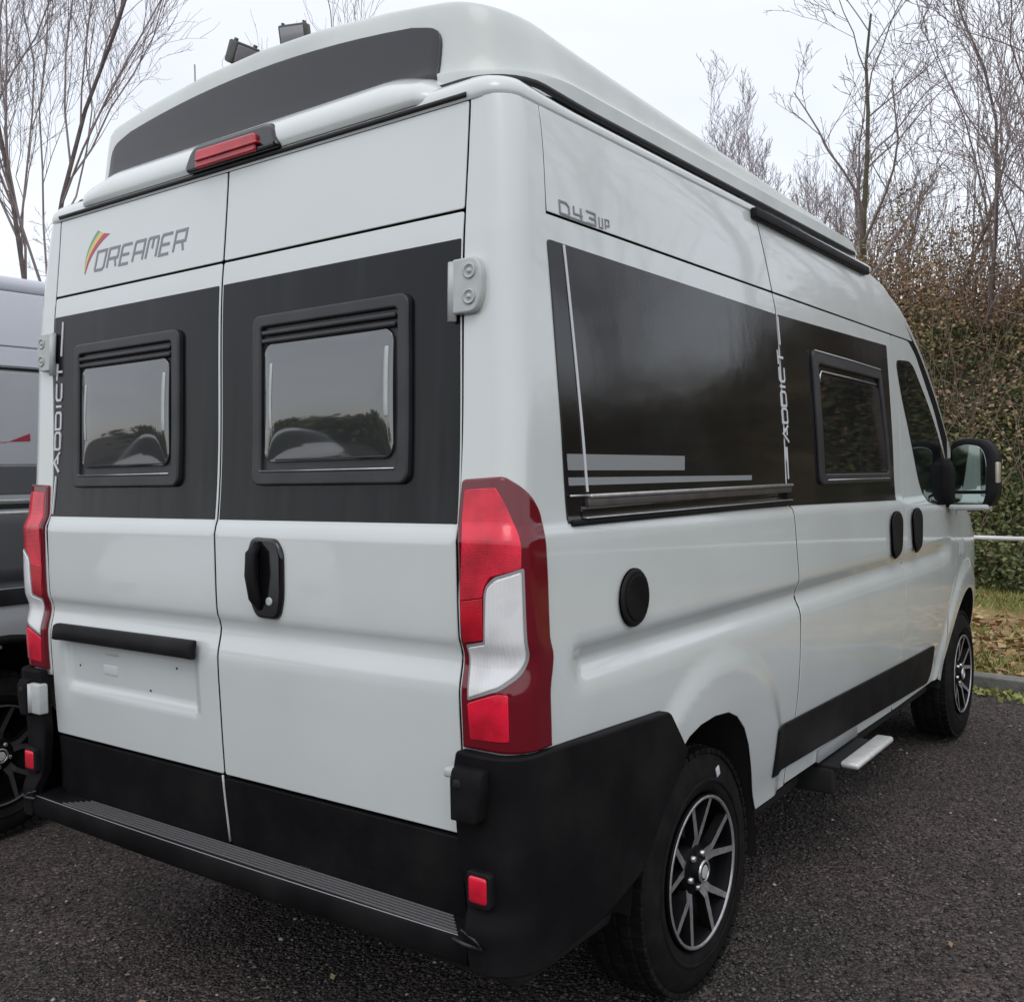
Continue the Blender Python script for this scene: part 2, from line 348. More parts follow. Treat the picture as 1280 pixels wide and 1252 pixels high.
# ---------------------------------------------------------------- van surfaces
def pchip(xk,yk):
    xk=np.array(xk,float);yk=np.array(yk,float);h=np.diff(xk);d=np.diff(yk)/h
    m=np.zeros(len(xk));m[0]=d[0];m[-1]=d[-1]
    for i in range(1,len(xk)-1):
        if d[i-1]*d[i]>0:
            w1=2*h[i]+h[i-1];w2=h[i]+2*h[i-1];m[i]=(w1+w2)/(w1/d[i-1]+w2/d[i])
    xl=xk.tolist();yl=yk.tolist();ml=m.tolist();hl=h.tolist()
    import bisect
    def f(x):
        x=min(max(float(x),xl[0]),xl[-1]);i=min(max(bisect.bisect_left(xl,x)-1,0),len(hl)-1)
        t=(x-xl[i])/hl[i];t2=t*t;t3=t2*t
        return (2*t3-3*t2+1)*yl[i]+(t3-2*t2+t)*hl[i]*ml[i]+(-2*t3+3*t2)*yl[i+1]+(t3-t2)*hl[i]*ml[i+1]
    return f
def sst(x,a,b):
    t=min(max((x-a)/(b-a),0),1); return t*t*(3-2*t)
XS0=pchip([.30,.42,.5,.6,.75,.9,1.05,1.25,1.43,1.452,1.475,1.7,2.12,2.185,2.44,2.5],[.93,.945,.955,.975,1.0,1.015,1.02,1.02,1.018,1.013,1.006,1.0,.983,.979,.952,.928])
GR=pchip([1.05,1.075,1.135,1.185,1.20],[0,0.002,.024,.002,0])
YR=pchip([.4,.58,.77,.95,1.09,1.175,1.22,1.3,1.43,1.455,1.47,2.116,2.178,2.44,2.6],[.05,.031,.012,.003,-.002,.013,0,-.002,-.002,.004,.010,.046,.053,.079,.09])
TP=pchip([3.2,3.8,4.3,4.8,5.1,5.3,5.42],[1,.995,.98,.94,.87,.76,.55])
WY,WZ,WR,WB=1.0,.378,.366,3.45
def arch_bulge(y,z):
    b=0
    for cy,cz,rx,amp in ((1.03,.40,.585,.016),(4.45,.40,.58,.016)):
        d=math.hypot(y-cy,(z-cz)*.93)
        if z>.3: b+=amp*(1-sst(d,rx-.05,rx+.035))
    return b
def XS(y,z):
    drop=.011*max(0,y-.2)*max(0,1-abs(z-1.45)/.3)
    return TP(y)*XS0(z+drop)-GR(z)*sst(y,.20,.27)*(1-sst(y,3.75,4.0))+arch_bulge(y,z)
RC=.062; SA=.006; S0=.1
def PATH(s,z,off=0.,sg=1):
    """plan path round the rear corner: s<SA flat rear, arc, then s~y along the side"""
    if s<SA:
        x=XS(.2,z)-RC-(SA-s); return (sg*x,YR(z)-off,z)
    if s<S0:
        a=(s-SA)/(S0-SA)*PI/2; X=XS(.2,z)-RC
        return (sg*(X+(RC+off)*math.sin(a)),YR(z)+RC-(RC+off)*math.cos(a),z)
    y=s+(YR(z)+RC-S0)*(1-sst(s,S0,S0+.3)); return (sg*(XS(max(y,.2),z) +off),y,z)
def sflat(x,z): return SA-(XS(.2,z)-RC-x)
def SIDE(sg=1):
    return lambda y,z,o: (sg*(XS(y,z)+o),y,z)
def PTH(sg=1):
    return lambda s,z,o: PATH(s,z,o,sg)
def plate_dip(x,z):
    a=sst(x,-.775,-.75)*(1-sst(x,-.115,-.09))*sst(z,.915,.945)*(1-sst(z,1.07,1.09)); return .011*a
def REAR(x,z,o): return (x,YR(z)+plate_dip(x,z)-o+.006*(x/.85)**2*0,z)

def arch_poly(cy,cz=.378,a=.455,b=.48,n=26):
    return [(cy+a*math.cos(t),cz+b*math.sin(t)) for t in np.linspace(0,PI,n)]
ROOT=Vector((0,2.7,0))
van=empty('camper_van',ROOT,'white high-roof camper van with black window panels, filling the middle of the picture','van')

# ----- inner shell (closed body behind the panels), roof over the cab, bonnet
ZT=pchip([0,2.6,3.0,3.2,3.5,3.75,4.3,4.75,5.1,5.3,5.4,5.43],[2.47,2.47,2.45,2.41,2.27,2.10,1.64,1.30,1.14,1.0,.75,.55])
def shell(name,parent,m,dx=0,dy=0,sgs=(1,-1),ins=.017,y0=.11,zb=.43,arches=True,cover=None):
    ys=np.concatenate([np.arange(y0,3.0,.06),np.arange(3.0,5.43,.045),[5.43]]); us=np.linspace(0,1,46); V=[];F=[];n=len(us); nr=14
    for y in ys:
        zt=ZT(y); zs=max(min(2.437,zt-.10),.5); t_in=ins*(1-sst(y,5.12,5.2))
        sec=[]
        for u in us: z=zb+(zs-zb)*u; sec.append((XS(y,z)-t_in,z))
        X=sec[-1][0]
        for k in range(1,nr+1):
            a=k/nr*PI/2; sec.append((X*math.cos(a)**.5 if k<nr else 0,zs+(zt-zs)*math.sin(a)**.5))
        full=[( x,z) for x,z in sec]+[(-x,z) for x,z in sec[::-1][1:]]
        V+=[(x+dx,y+dy,z) for x,z in full]
    W=2*(n+nr)-1
    def hole(y,z):
        if not arches: return False
        return any(((y-cy)/.485)**2+((z-.378)/.51)**2<1 for cy in (WY+.03,WY+WB))
    for i in range(len(ys)-1):
        for k in range(W-1):
            y=(ys[i]+ys[i+1])/2; z=(V[i*W+k][2]+V[i*W+k+1][2])/2
            if hole(y,z): continue
            F.append((i*W+k,i*W+k+1,(i+1)*W+k+1,(i+1)*W+k))
    for i in (0,len(ys)-1): F.append(tuple(range(i*W,i*W+W)) if i==0 else tuple(range(i*W,i*W+W))[::-1])
    o=mk(name,V,F,[m,cover] if cover else m,parent,edge=50)
    if cover:
        for pg in o.data.polygons:
            c=sum((o.data.vertices[i].co for i in pg.vertices),Vector())/len(pg.vertices)+WORG[o.name]
            if c.y<4.1 and c.z<min(2.43,ZT(c.y)-.11) or c.z<.47 or (c.y<5.1 and c.z<.95): pg.material_index=1
    return o
body=shell('body_shell',van,M['white'],cover=M['gap'])  # faces behind the panels coloured dark as gap shade
# underbody
mk('underbody',*merge([rbox((0,2.7,.40),(1.72,5.0,.16),.03),rbox((0,.13,.66),(1.86,.14,.26),.01),rbox((-.5,1.0,.30),(.14,.5,.14),.04),rbox((.42,2.0,.31),(.5,.9,.14),.05)]),M['dark'],van)
# dark tube and block put in as the shade behind the rear panel gaps
mk('centre_gap_shade',*merge([tube([(0,YR(z)+.022,z) for z in np.linspace(.56,2.43,40)],.012,8)]),M['seal'],van)
mk('gap_shade_block',*rbox((0,.112,1.5),(1.80,.05,1.86),.004),M['gap'],van)

def seam_y(z):
    return float(np.interp(z,[.40,.73,1.0,1.115,1.3,1.44,1.47,2.116,2.413],[1.70,1.705,1.695,1.70,1.668,1.648,1.605,1.588,1.487]))
def quarter(sg):
    # rear corner post and rear quarter, one pressing from the door edge round the corner to the slider seam
    zs=[2.178,2.116,1.8,1.475,1.46,1.44,1.3,1.15,1.0,.75,.6,.45]
    P=[(seam_y(z)-.0045,z) for z in zs]
    ap=[(y,z) for y,z in arch_poly(1.0,.378,.40,.478)]
    ap=[(1.405,.45),(1.355,.53),(1.302,.625),(1.25,.71),(1.198,.775),(1.13,.826),(1.061,.853),(.965,.862),(.869,.856),(.80,.838),(.745,.805),(.69,.75),(.64,.68)]
    P+=ap
    P+=[(.55,.72),(S0+.02,.80),(sflat(.95,.9),.945),(sflat(.857,.955),.955)]
    for z in (1.1,1.3,1.46,1.8,2.178,2.25,2.35,2.434): P.append((sflat(.857,z),z))
    P+=[(.176,2.434),(.183,2.178)]
    return P
QP={}
for sg in (1,-1):
    q=skin('rear_quarter_panel',quarter(sg),PTH(sg),M['white'],van,thick=.012,bev=.0022,res=.022,rim=M['seal']); QP[sg]=q
    # upper (high-roof) pressings, split by the fine seam behind the corner post
    zs=[2.184,2.25,2.35,2.434]
    P=[(.1865,2.184)]+[(seam_y(z)-.0045,z) for z in zs]+[(.1795,2.434)]
    skin('roof_side_panel',P,PTH(sg),M['white'],van,thick=.012,bev=.0018,res=.03,rim=M['seal'])
    P=[(seam_y(z)+.0045,z) for z in zs]+[(2.70,2.434),(2.95,2.395),(3.15,2.315),(3.30,2.225),(3.36,2.184)]
    skin('roof_side_panel',P,SIDE(sg),M['white'],van,thick=.012,bev=.0018,res=.03,rim=M['seal'])
    # sliding door / left side panel
    zs=[.455,.6,.75,1.0,1.115,1.3,1.44,1.47,1.8,2.116,2.178]
    P=[(seam_y(z)+.0045,z) for z in zs[::-1]]+[(3.0585,.44),(3.0585,1.3),(3.0485,1.8),(2.9885,2.14),(2.9785,2.178)]
    d=skin('sliding_door' if sg>0 else 'side_panel',P,SIDE(sg),M['white'],van,thick=.012,bev=.0022,res=.024,rim=M['seal'])
    if sg>0: slider=d
    P=[(2.985,2.178),(2.993,2.14),(3.052,1.8),(3.062,1.3),(3.062,.44),(3.90,.44),(3.955,.62),(3.97,.85),(4.10,.98),(4.13,1.30),(4.10,1.46),(3.72,1.86),(3.40,2.12),(3.28,2.178)]
    d=skin('front_door',roundpoly(P,.03),SIDE(sg),M['white'],van,thick=.012,bev=.0013,res=.03,rim=M['seal'])
    gl=[(3.03,2.07,.05),(3.10,1.90,.1),(3.36,1.50,.08),(3.47,1.405,.08),(3.72,1.375,.03),(4.02,1.38,.03),(4.02,1.50,.05),(3.68,1.83,.2),(3.30,2.085,.08)]
    fg=skin('door_window',roundpoly(gl,.04),SIDE(sg),M['glass'],d,thick=.004,bev=.002,res=.04,base=.0035)
    skin('door_handle',roundpoly([(3.13,1.36,.06),(3.16,1.20,.08),(3.22,1.165,.03),(3.30,1.20,.06),(3.31,1.36,.06),(3.22,1.392,.05)],.03),SIDE(sg),M['plastic'],d,thick=.004,bev=.010,res=.02,base=.018)
    # black side moulding low on the doors
    tr=[(1.495,.705,.015),(1.515,.528,.01),(3.70,.455,.02),(3.76,.50,.05),(3.72,.655,.03)]
    skin('side_moulding',roundpoly(tr,.015),SIDE(sg),M['plastic'],van,thick=.006,bev=.006,res=.04,base=.009)
    # wheel arch liners
    for cy,ap in ((1.0,[(1.43,.28),(1.405,.45),(1.355,.53),(1.302,.625),(1.25,.71),(1.198,.775),(1.13,.826),(1.061,.853),(.965,.862),(.869,.856),(.80,.838),(.745,.805),(.69,.75),(.62,.66),(.58,.55),(.57,.4)]),(WY+WB,arch_poly(WY+WB,.378,.47,.50))):
        V=[];F=[]
        for k,xi in enumerate((-.012,-.05,-.20,-.36)):
            V+=[(sg*((XS(y,max(z,.5)) if xi>-.1 else .99)+xi),y,z) for y,z in ap]
        n=len(ap)
        for k in range(3):
            for i in range(n-1): F.append((k*n+i,k*n+i+1,(k+1)*n+i+1,(k+1)*n+i))
        F.append(tuple(3*n+i for i in range(n)))
        mk('wheel_arch_liner',V,F,M['dark'],van)
for sg in (1,-1):
    P=[(3.908,.44),(3.963,.62),(3.978,.85),(4.108,.98),(4.138,1.30),(4.20,1.42),(4.6,1.27),(4.85,1.13),(5.08,1.02),(5.2,.8),(5.22,.5),(4.95,.42)]+[(WY+WB+.47*math.cos(t),.378+.50*math.sin(t)) for t in np.linspace(.08,PI-.08,26)]
    skin('front_wing',P,SIDE(sg),M['white'],van,thick=.014,bev=.0013,res=.025,rim=M['seal'])
# front wing flare lip, front bumper, headlight, windscreen, bonnet black trim
WS=[]
def front_patch(name,y0,y1,x0,x1,m,off,nx=24,ny=18,parent=None):
    V=[];F=[]
    for i in range(ny+1):
        y=y0+(y1-y0)*i/ny; zt=ZT(y); zs=max(min(2.437,zt-.10),.5); X=XS(y,zs)
        for k in range(nx+1):
            x=x0+(x1-x0)*k/nx; c=min(abs(x)/X,.995)**2; z=zs+(zt-zs)*math.sqrt(math.sqrt(max(0,1-c*c)))
            V.append((x,y+off*.7,z+off*.7))
    for i in range(ny):
        for k in range(nx): F.append((i*(nx+1)+k,i*(nx+1)+k+1,(i+1)*(nx+1)+k+1,(i+1)*(nx+1)+k))
    b=len(V); V+=[(x,y-off*.7*1.5,z-off*.7*1.5) for x,y,z in V]
    rim=list(range(nx+1))+[i*(nx+1)+nx for i in range(1,ny+1)]+[ny*(nx+1)+k for k in range(nx-1,-1,-1)]+[i*(nx+1) for i in range(ny-1,0,-1)]
    for i in range(len(rim)): a,c=rim[i],rim[(i+1)%len(rim)]; F.append((a,b+a,b+c,c))
    return mk(name,V,F,m,parent,edge=40)
front_patch('windscreen',3.52,4.66,-.80,.80,M['glass'],.006,parent=van)
mk('front_bumper',*rbox((0,5.30,.52),(1.45,.26,.34),.09,seg=4),M['plastic'],van)
for sg in (1,-1): mk('headlight',*rbox((sg*.76,5.06,1.02),(.16,.42,.26),.07,Matrix.Rotation(sg*.35,3,'Z'),4),M['clear'],van)

# ----- roof edge rings and visor
def planring(wd,y0,rd,y1,n=8):
    P=[(0,y0),(wd*.3,y0),(wd*.6,y0),(wd-rd-.02,y0)]
    for k in range(n+1): a=k/n*PI/2; P.append((wd-rd+rd*math.sin(a),y0+rd-rd*math.cos(a)))
    for y in np.linspace(y0+rd+.05,y1,30): P.append((wd,y))
    return P
def ringmesh(rings,capfn=None):
    V=[];F=[];n=None
    for P,z in rings:
        full=[(-x,y) for x,y in P[::-1][:-1]]+list(P); n=len(full)
        V+=[(x,y,z(x,y) if callable(z) else z) for x,y in full]
    for i in range(len(rings)-1):
        for k in range(n-1): F.append((i*n+k,i*n+k+1,(i+1)*n+k+1,(i+1)*n+k))
    return V,F,n
rg=[]
for d,z in ((.004,2.430),(0,2.4365),(-.001,2.450),(.004,2.468),(.016,2.484),(.035,2.496),(.06,2.502),(.10,2.505),(.3,2.506)):
    rg.append((planring(XS0(2.434)+.001-d,.079+.85*d-.006,.075,2.78-d),lambda x,y,z=z:2.437+(z-2.437)*(.9-.20*sst(y,.10,.40))))
V,F,n=ringmesh(rg); mk('roof_edge',V,F,M['white'],van)
def HV(x):
    a=abs(x); return 2.574-.052*sst(a,.55,.80)
V=[];F=[];nx=60
PR=[(-.010,.0),(-.016,.08),(-.018,.22),(-.012,.40),(.002,.58),(.026,.76),(.060,.91),(.10,1.0),(.16,1.01)]
for i in range(nx+1):
    x=-.775+1.55*i/nx; e=sst(abs(x),.69,.775)
    for dy,t in PR:
        V.append((x,.079+dy*(1-.5*e)+.035*e,2.452+(HV(x)-2.452)*t*(1-.35*e)))
m_=len(PR)
for i in range(nx):
    for k in range(m_-1): F.append((i*m_+k,(i+1)*m_+k,(i+1)*m_+k+1,i*m_+k+1))
mk('rear_roof_visor',V,F,M['white'],van)
mk('roof_door_seal',*merge([tube([(x,YR(2.44)-.006,2.4425) for x in np.linspace(-.85,.85,30)],.0065,8)]),M['seal'],van)
# high level brake lamp
bl=skin('brake_light',roundpoly([(-.170,2.449,.03),(-.150,2.530,.05),(.200,2.528,.05),(.238,2.449,.02)],.03,7),lambda x,z,o:(x,.048-o+.25*(z-2.45),z),M['blackgloss'],van,thick=.07,bev=.014,res=.02)
skin('lens',roundpoly([(-.105,2.452,.008),(-.105,2.504,.012),(.150,2.502,.012),(.152,2.452,.008)],.01),lambda x,z,o:(x,.044-o+.05*(z-2.45),z),M['redlens'],bl,thick=.02,bev=.006,res=.012)
skin('lens_lip',roundpoly([(-.098,2.470,.003),(-.096,2.476,.003),(.164,2.475,.003),(.166,2.469,.003)],.003),lambda x,z,o:(x,.038-o,z),M['redlens'],bl,thick=.02,bev=.002,res=.02)

# ----- pop-top
PW=.922
pf=pchip([.17,.30,.5,.75,1.44,2.2,2.45,2.58,2.66],[1.10,1.0,.91,.84,.665,.44,.35,.2,0.])
def HC(x,y): return 2.548+(.150+.088*max(0,1-(x/.86)**2))*pf(y)
GD=[(.013,.0),(.020,.08),(.034,.38),(.048,.73),(.056,.87),(.062,.94),(.070,.98),(.084,1.0)]
g2d=pchip([q[1] for q in GD],[q[0] for q in GD])
rg=[]
def addring(d,zf):
    wd=PW-d; rd=max(.27-1.6*d,.09) if d<.11 else .09
    rd=min(rd,wd-.02); rg.append((planring(wd,.145+.75*d if d<.2 else .145+.15+(d-.2)*1.0,rd,2.70-min(d*.3,.1)),zf))
lowf=lambda y:sst(2.70-y,0,.10)
for d,z in ((0,2.498),(0,2.53),(0,2.546),(.003,2.550)): addring(d,lambda x,y,z=z:2.498+(z-2.498)*lowf(y))
for g in list(np.linspace(0,.85,14))+[.89,.93,.96,.985,1.0]: addring(g2d(g),lambda x,y,g=g:2.505+(2.552-2.505)*lowf(y)+max(HC(x,y)-2.552,0)*g)
for d in (.15,.2,.3,.45,.6,.75,.88): addring(d,lambda x,y:2.505+(2.552-2.505)*lowf(y)+max(HC(x,y)-2.552,0))
V,F,n=ringmesh(rg)
top=len(rg)-1
for k in range(n//2-1): F.append((top*n+k,top*n+k+1,top*n+n-2-k,top*n+n-1-k))
F.append(tuple(i*n for i in range(len(rg)))+tuple(i*n+n-1 for i in range(len(rg)-1,-1,-1)))
pop=mk('pop_top_roof',V,F,M['roofwhite'],van,edge=30)
def POPR(x,z,o):
    d=g2d(min(max((z-2.552)/(HC(x,.2)-2.552),0),1)) if z>2.552 else .013*sst(z,2.54,2.552)
    rr=.27-1.6*min(d,.105); cx=min(max(0,abs(x)-(PW-d-rr)),rr*.98); return (x,.145+.75*d-o+ (rr-math.sqrt(max(rr*rr-cx*cx,0))),z)
ol=[(-.705,2.524,.01),(-.70,2.665,.06)]+[(x,2.738-.052*(abs(x)/.66)**2,0) for x in np.linspace(-.60,.60,15)]+[(.70,2.668,.06),(.70,2.524,.01)]
skin('rear_window',roundpoly(ol,.02),POPR,M['roofwin'],pop,thick=.010,bev=.003,res=.02,base=.007)
mk('roof_seal',*merge([tube([(x,y-.004 if abs(x)<.7 else y,2.499-.006*sst(y,.2,.5)) for x,y in ([(-a,b) for a,b in planring(.927,.128,.14,2.62)[::-1][:-1]]+planring(.927,.128,.14,2.62))],.0095,8)]),M['seal'],pop)
# rail above the slider
mk('gutter_rail',*rbox((.968,2.055,2.424),(.022,1.235,.034),.005,Matrix.Rotation(-.006,3,'X')),M['plastic'],van)

# ----- rear doors
doors={}
for sg,(xa,xb) in ((-1,(-.852,-.0035)),(1,(.0035,.852))):
    P=[(xa,.766),(xb,.766),(xb,2.176),(xa,2.176)]
    d=skin('rear_door',roundpoly(P,.008,3),REAR,M['white'],van,thick=.02,bev=.0025,res=.02,rim=M['seal']); doors[sg]=d
    skin('upper_panel',roundpoly([(xa,2.182),(xb,2.182),(xb,2.431),(xa,2.431)],.006,3),REAR,M['white'],d,thick=.02,bev=.0025,res=.03,rim=M['seal'])
    a,b=(xa+.005,xb-.006) if sg<0 else (xa+.006,xb-.003)
    skin('window_surround',roundpoly([(a,1.470),(b,1.470),(b,2.114),(a,2.114)],.004,3),REAR,M['film'],d,thick=.003,bev=.001,res=.03,base=.0016)
    skin('lower_trim',roundpoly([(xa+(.012 if sg<0 else 0),.545),(xb-(.012 if sg>0 else 0),.545),(xb-(.012 if sg>0 else 0),.757),(xa+(.012 if sg<0 else 0),.757)],.004,3),REAR,M['plastic2'],d,thick=.02,bev=.003,res=.04,base=.004)
# pale edge of the door seam showing in the black lower trim
mk('seam_edge',*tube([(0,YR(z)-.006,z) for z in (.575,.62,.68,.73,.765)],.0032,6),M['hinge'],doors[1])
def rwin(d,x0,x1,z0,z1,pid):
    fr=skin('window_frame',rrect(x0,x1,z0,z1,.028),REAR,M['frame'],d,thick=.02,bev=.007,res=.03,holes=[rrect(x0+.036,x1-.036,z0+.036,z1-.034,.010)],base=.017)
    skin('frame_inset',rrect(x0+.030,x1-.030,z0+.030,z1-.028,.012),REAR,M['frame'],d,thick=.003,bev=.001,res=.04,base=.004)
    for k in range(2):
        zz=z1-.050-.021*k
        mk('blind_slat',*rbox(((x0+x1)/2,YR(zz)-.013,zz),(x1-x0-.082,.011,.0125),.004),M['frame'],d)
    px0,px1,pz0,pz1=x0+.045,x1-.050,z0+.060,z1-.076
    cx,cz=(px0+px1)/2,(pz0+pz1)/2; hw,hh=(px1-px0)/2,(pz1-pz0)/2
    def bul(x,z,o):
        ex=1-((x-cx)/hw)**4; ez=1-((z-cz)/hh)**2; sag=.004*math.sin(7*x+3)*ez
        return (x,YR(z)-.010-.017*max(ex,0)**.5*max(ez,0)**.8*(.75+.25*ez)-sag*max(ex,0)*.35-o,z)
    skin('window_pane',rrect(px0,px1,pz0,pz1,.035),bul,M['pane'],d,thick=.006,bev=.002,res=.014)
    for xx,za,zb in ((px0+.034,pz0+.085,pz1-.055),(px1-.018,pz0+.10,pz1-.045)):
        mk('window_stay',*merge([skin_vf(rrect(xx-.006,xx+.006,za,zb,.004,2),lambda x,z,o:bul(x,z,o+.0012),.001,0,.03)]),M['hinge'],d)
    mk('sill_line',*tube([(x0+.035+(x1-x0-.075)*t,YR(z0+.03)-.0175,z0+.0375) for t in (0,.5,1)],.0020,6),M['chrome'],d)
    mk('pane_lip',*tube([(px0+.05+(px1-px0-.07)*t,YR(pz0)-.0145,pz0+.006) for t in (0,.5,1)],.0022,6),M['frame'],d)
rwin(doors[1],.150,.705,1.562,2.010,1)
rwin(doors[-1],-.715,-.168,1.562,2.012,2)
# handle
hp=skin('door_handle',roundpoly([(.150,1.26,.06),(.146,1.39,.05),(.165,1.428,.04),(.26,1.425,.04),(.284,1.39,.05),(.282,1.27,.06),(.262,1.212,.03),(.175,1.213,.03)],.03,7),REAR,M['blackgloss'],doors[1],thick=.02,bev=.010,res=.015,base=.012)
mk('grip',*merge([tube([(.194,-.010,1.24),(.192,-.026,1.27),(.192,-.036,1.33),(.193,-.034,1.385),(.196,-.014,1.41)],[.010,.016,.017,.016,.011],10)]),M['plastic'],hp)
mk('lock_cylinder',*merge([lathe([(0,.011),(.004,.011),(.005,.008),(.003,.0)],0,0,0,16)]),M['hinge'],hp).rotation_euler=(0,0,-PI/2)
lk=bpy.data.objects['lock_cylinder']; lk.location=Vector((.236,-.016,1.262))-WORG[hp.name]
# number plate lamp bar, screw holes in the plate recess
nb=mk('number_plate_lamp_bar',*merge([skin_vf(roundpoly([(-.79,1.080,.006),(-.075,1.082,.006),(-.075,1.134,.012),(-.79,1.132,.012)],.006),REAR,.02,.010,.02,(),.036)]),M['plastic'],doors[-1])
for x,z in ((-.705,1.0),(-.335,.960),(-.20,1.04)):
    mk('screw_hole',*merge([skin_vf(rrect(x-.004,x+.004,z-.0035,z+.0035,.003,3),REAR,.003,0,.01,(),.001)]),M['seal'],doors[-1])
mk('plate_pad',*merge([skin_vf(rrect(-.575,-.50,.985,1.015,.006,3),REAR,.003,.001,.02,(),.002)]),M['letterwhite'],doors[-1])
mk('plate_slot',*merge([skin_vf(rrect(-.56,-.49,1.045,1.056,.005,3),REAR,.003,.001,.02,(),.001)]),M['hinge'],doors[-1])
# upper hinges, on the corner posts
for sg in (1,-1):
    pl=skin('upper_hinge',roundpoly([(.838,1.940,.006),(.905,1.940,.022),(.922,1.975,.03),(.922,2.035,.03),(.905,2.064,.018),(.838,2.064,.006)],.01),lambda x,z,o,sg=sg:(sg*x,YR(z)-o,z),M['hinge'],van,thick=.02,bev=.006,res=.02,base=.020)
    for z in (1.975,2.032):
        V,F=lathe([(-.002,.0),(-.002,.009),(.0,.016),(.004,.017),(.004,.0135),(-.004,.011),(-.004,.006),(.004,.005),(.005,0)],0,0,0,20)
        b=mk('hinge_bolt',V,F,M['hinge'],pl); b.rotation_euler=(0,0,-PI/2); b.location=Vector((sg*.890,YR(z)-.0205,z))-WORG[pl.name]
    mk('hinge_pin',*tube([(sg*.836,YR(z)-.014,z) for z in (1.925,2.0,2.058)],.0105,10),M['hinge'],pl)
    lh=mk('lower_hinge',*merge([rbox((sg*.876,-.036,.883 if sg<0 else .925),(.062,.034,.098 if sg<0 else .022),.006)]+([tube([(sg*.898,-.050,z) for z in (.838,.883,.930)],.010,10)] if sg<0 else [])),M['hinge'],van)

# ----- writing on the rear
def txt(letters,x,z,cw,ch,gap,slant=0,rot=False):
    out=[]
    for l in letters:
        for p in l: out.append([((a*cw+x)+b*ch*slant,z+b*ch) if not rot else (x-b*ch,z+a*cw) for a,b in p])
        if rot: z+=cw+gap
        else: x+=cw+gap
    return out
FD=dict(D=[[(0.02,0),(.02,1),(1,1),(.97,.12),(.85,0),(.02,0)]],
 R=[[(0,0),(.03,.95),(.1,1),(1,1),(.97,.45),(.12,.45)],[(.62,.45),(.92,0)]],
 E=[[(1,1),(.1,1),(.02,.9),(0,0),(.9,0)],[(.02,.5),(.85,.5)]],
 A=[[(0,0),(.03,.92),(.12,1),(1,1),(1,0)],[(.03,.42),(1,.42)]],
 M=[[(0,0),(.03,.92),(.1,1),(.95,1),(1,.92),(1,0)],[(.5,1),(.5,.45)]])
# sloping sides as in the badge
FD['R']=[[(0,0),(.0,1),(1,1),(1,.46),(0.0,.46)],[(.7,.46),(.95,0)]]
strokes('lettering',txt([FD[c] for c in 'DREAMER'],-.640,2.241,.050,.058,.0175,.24),.0085,REAR,M['lettergrey'],doors[-1].children[0] if False else doors[-1])
def bez(a,b,c,n=14): return [tuple(np.array(a)*(1-t)**2+2*t*(1-t)*np.array(b)+t*t*np.array(c)) for t in np.linspace(0,1,n)]
cv=[bez((-.694,2.236),(-.706,2.315),(-.632,2.368)),bez((-.694,2.236),(-.700,2.310),(-.618,2.362)),bez((-.692,2.236),(-.690,2.302),(-.598,2.354)),bez((-.690,2.236),(-.668,2.310),(-.566,2.348))]
for k,cn in enumerate(('green','yellow','pink')):
    V,F=skin_vf(cv[k]+cv[k+1][::-1][:-1],REAR,.002,0,.02,(),.0012); mk('swoosh',V,F,M[cn],doors[-1],smooth=False)
FA=dict(A=[[(0,0),(.5,1),(1,0)],[(.42,.30),(.82,.30)]],D=[[(0,0),(0,1),(.82,1),(1,.82),(1,.18),(.82,0),(0,0)]],I=[[(.5,0),(.5,1)]],C=[[(1,1),(.15,1),(0,.85),(0,.15),(.15,0),(1,0)]],T=[[(0,1),(1,1)],[(.5,1),(.5,0)]])
def addict(name,mapf,parent,xb,z0,z1,h,lean,wd,tops,bots,mt):
    ws=dict(A=1.25,D=1.05,I=.35,C=1.05,T=1.05); tot=sum(ws[c] for c in 'ADDICT')+.22*5; s=(z1-z0)/tot; z=z0; polys=[]
    for c in 'ADDICT':
        for p in FA[c]: polys.append([(xb-b*h+lean*(z+a*ws[c]*s-z0),z+a*ws[c]*s) for a,b in p])
        z+=(ws[c]+.22)*s
    polys.append([(xb-.5*h+lean*(tops[0]-z0)+.006,tops[0]),(xb-.5*h+lean*(tops[1]-z0)+.006,tops[1])]); polys.append([(xb-.5*h+lean*(bots[0]-z0),bots[0]),(xb-.5*h+lean*(bots[1]-z0),bots[1])])
    return strokes(name,polys,wd,mapf,mt,parent,off=.0048)
addict('vertical_lettering',REAR,doors[-1],-.813,1.612,1.962,.030,.055,.0072,(1.985,2.095),(1.478,1.600),M['letterwhite'])

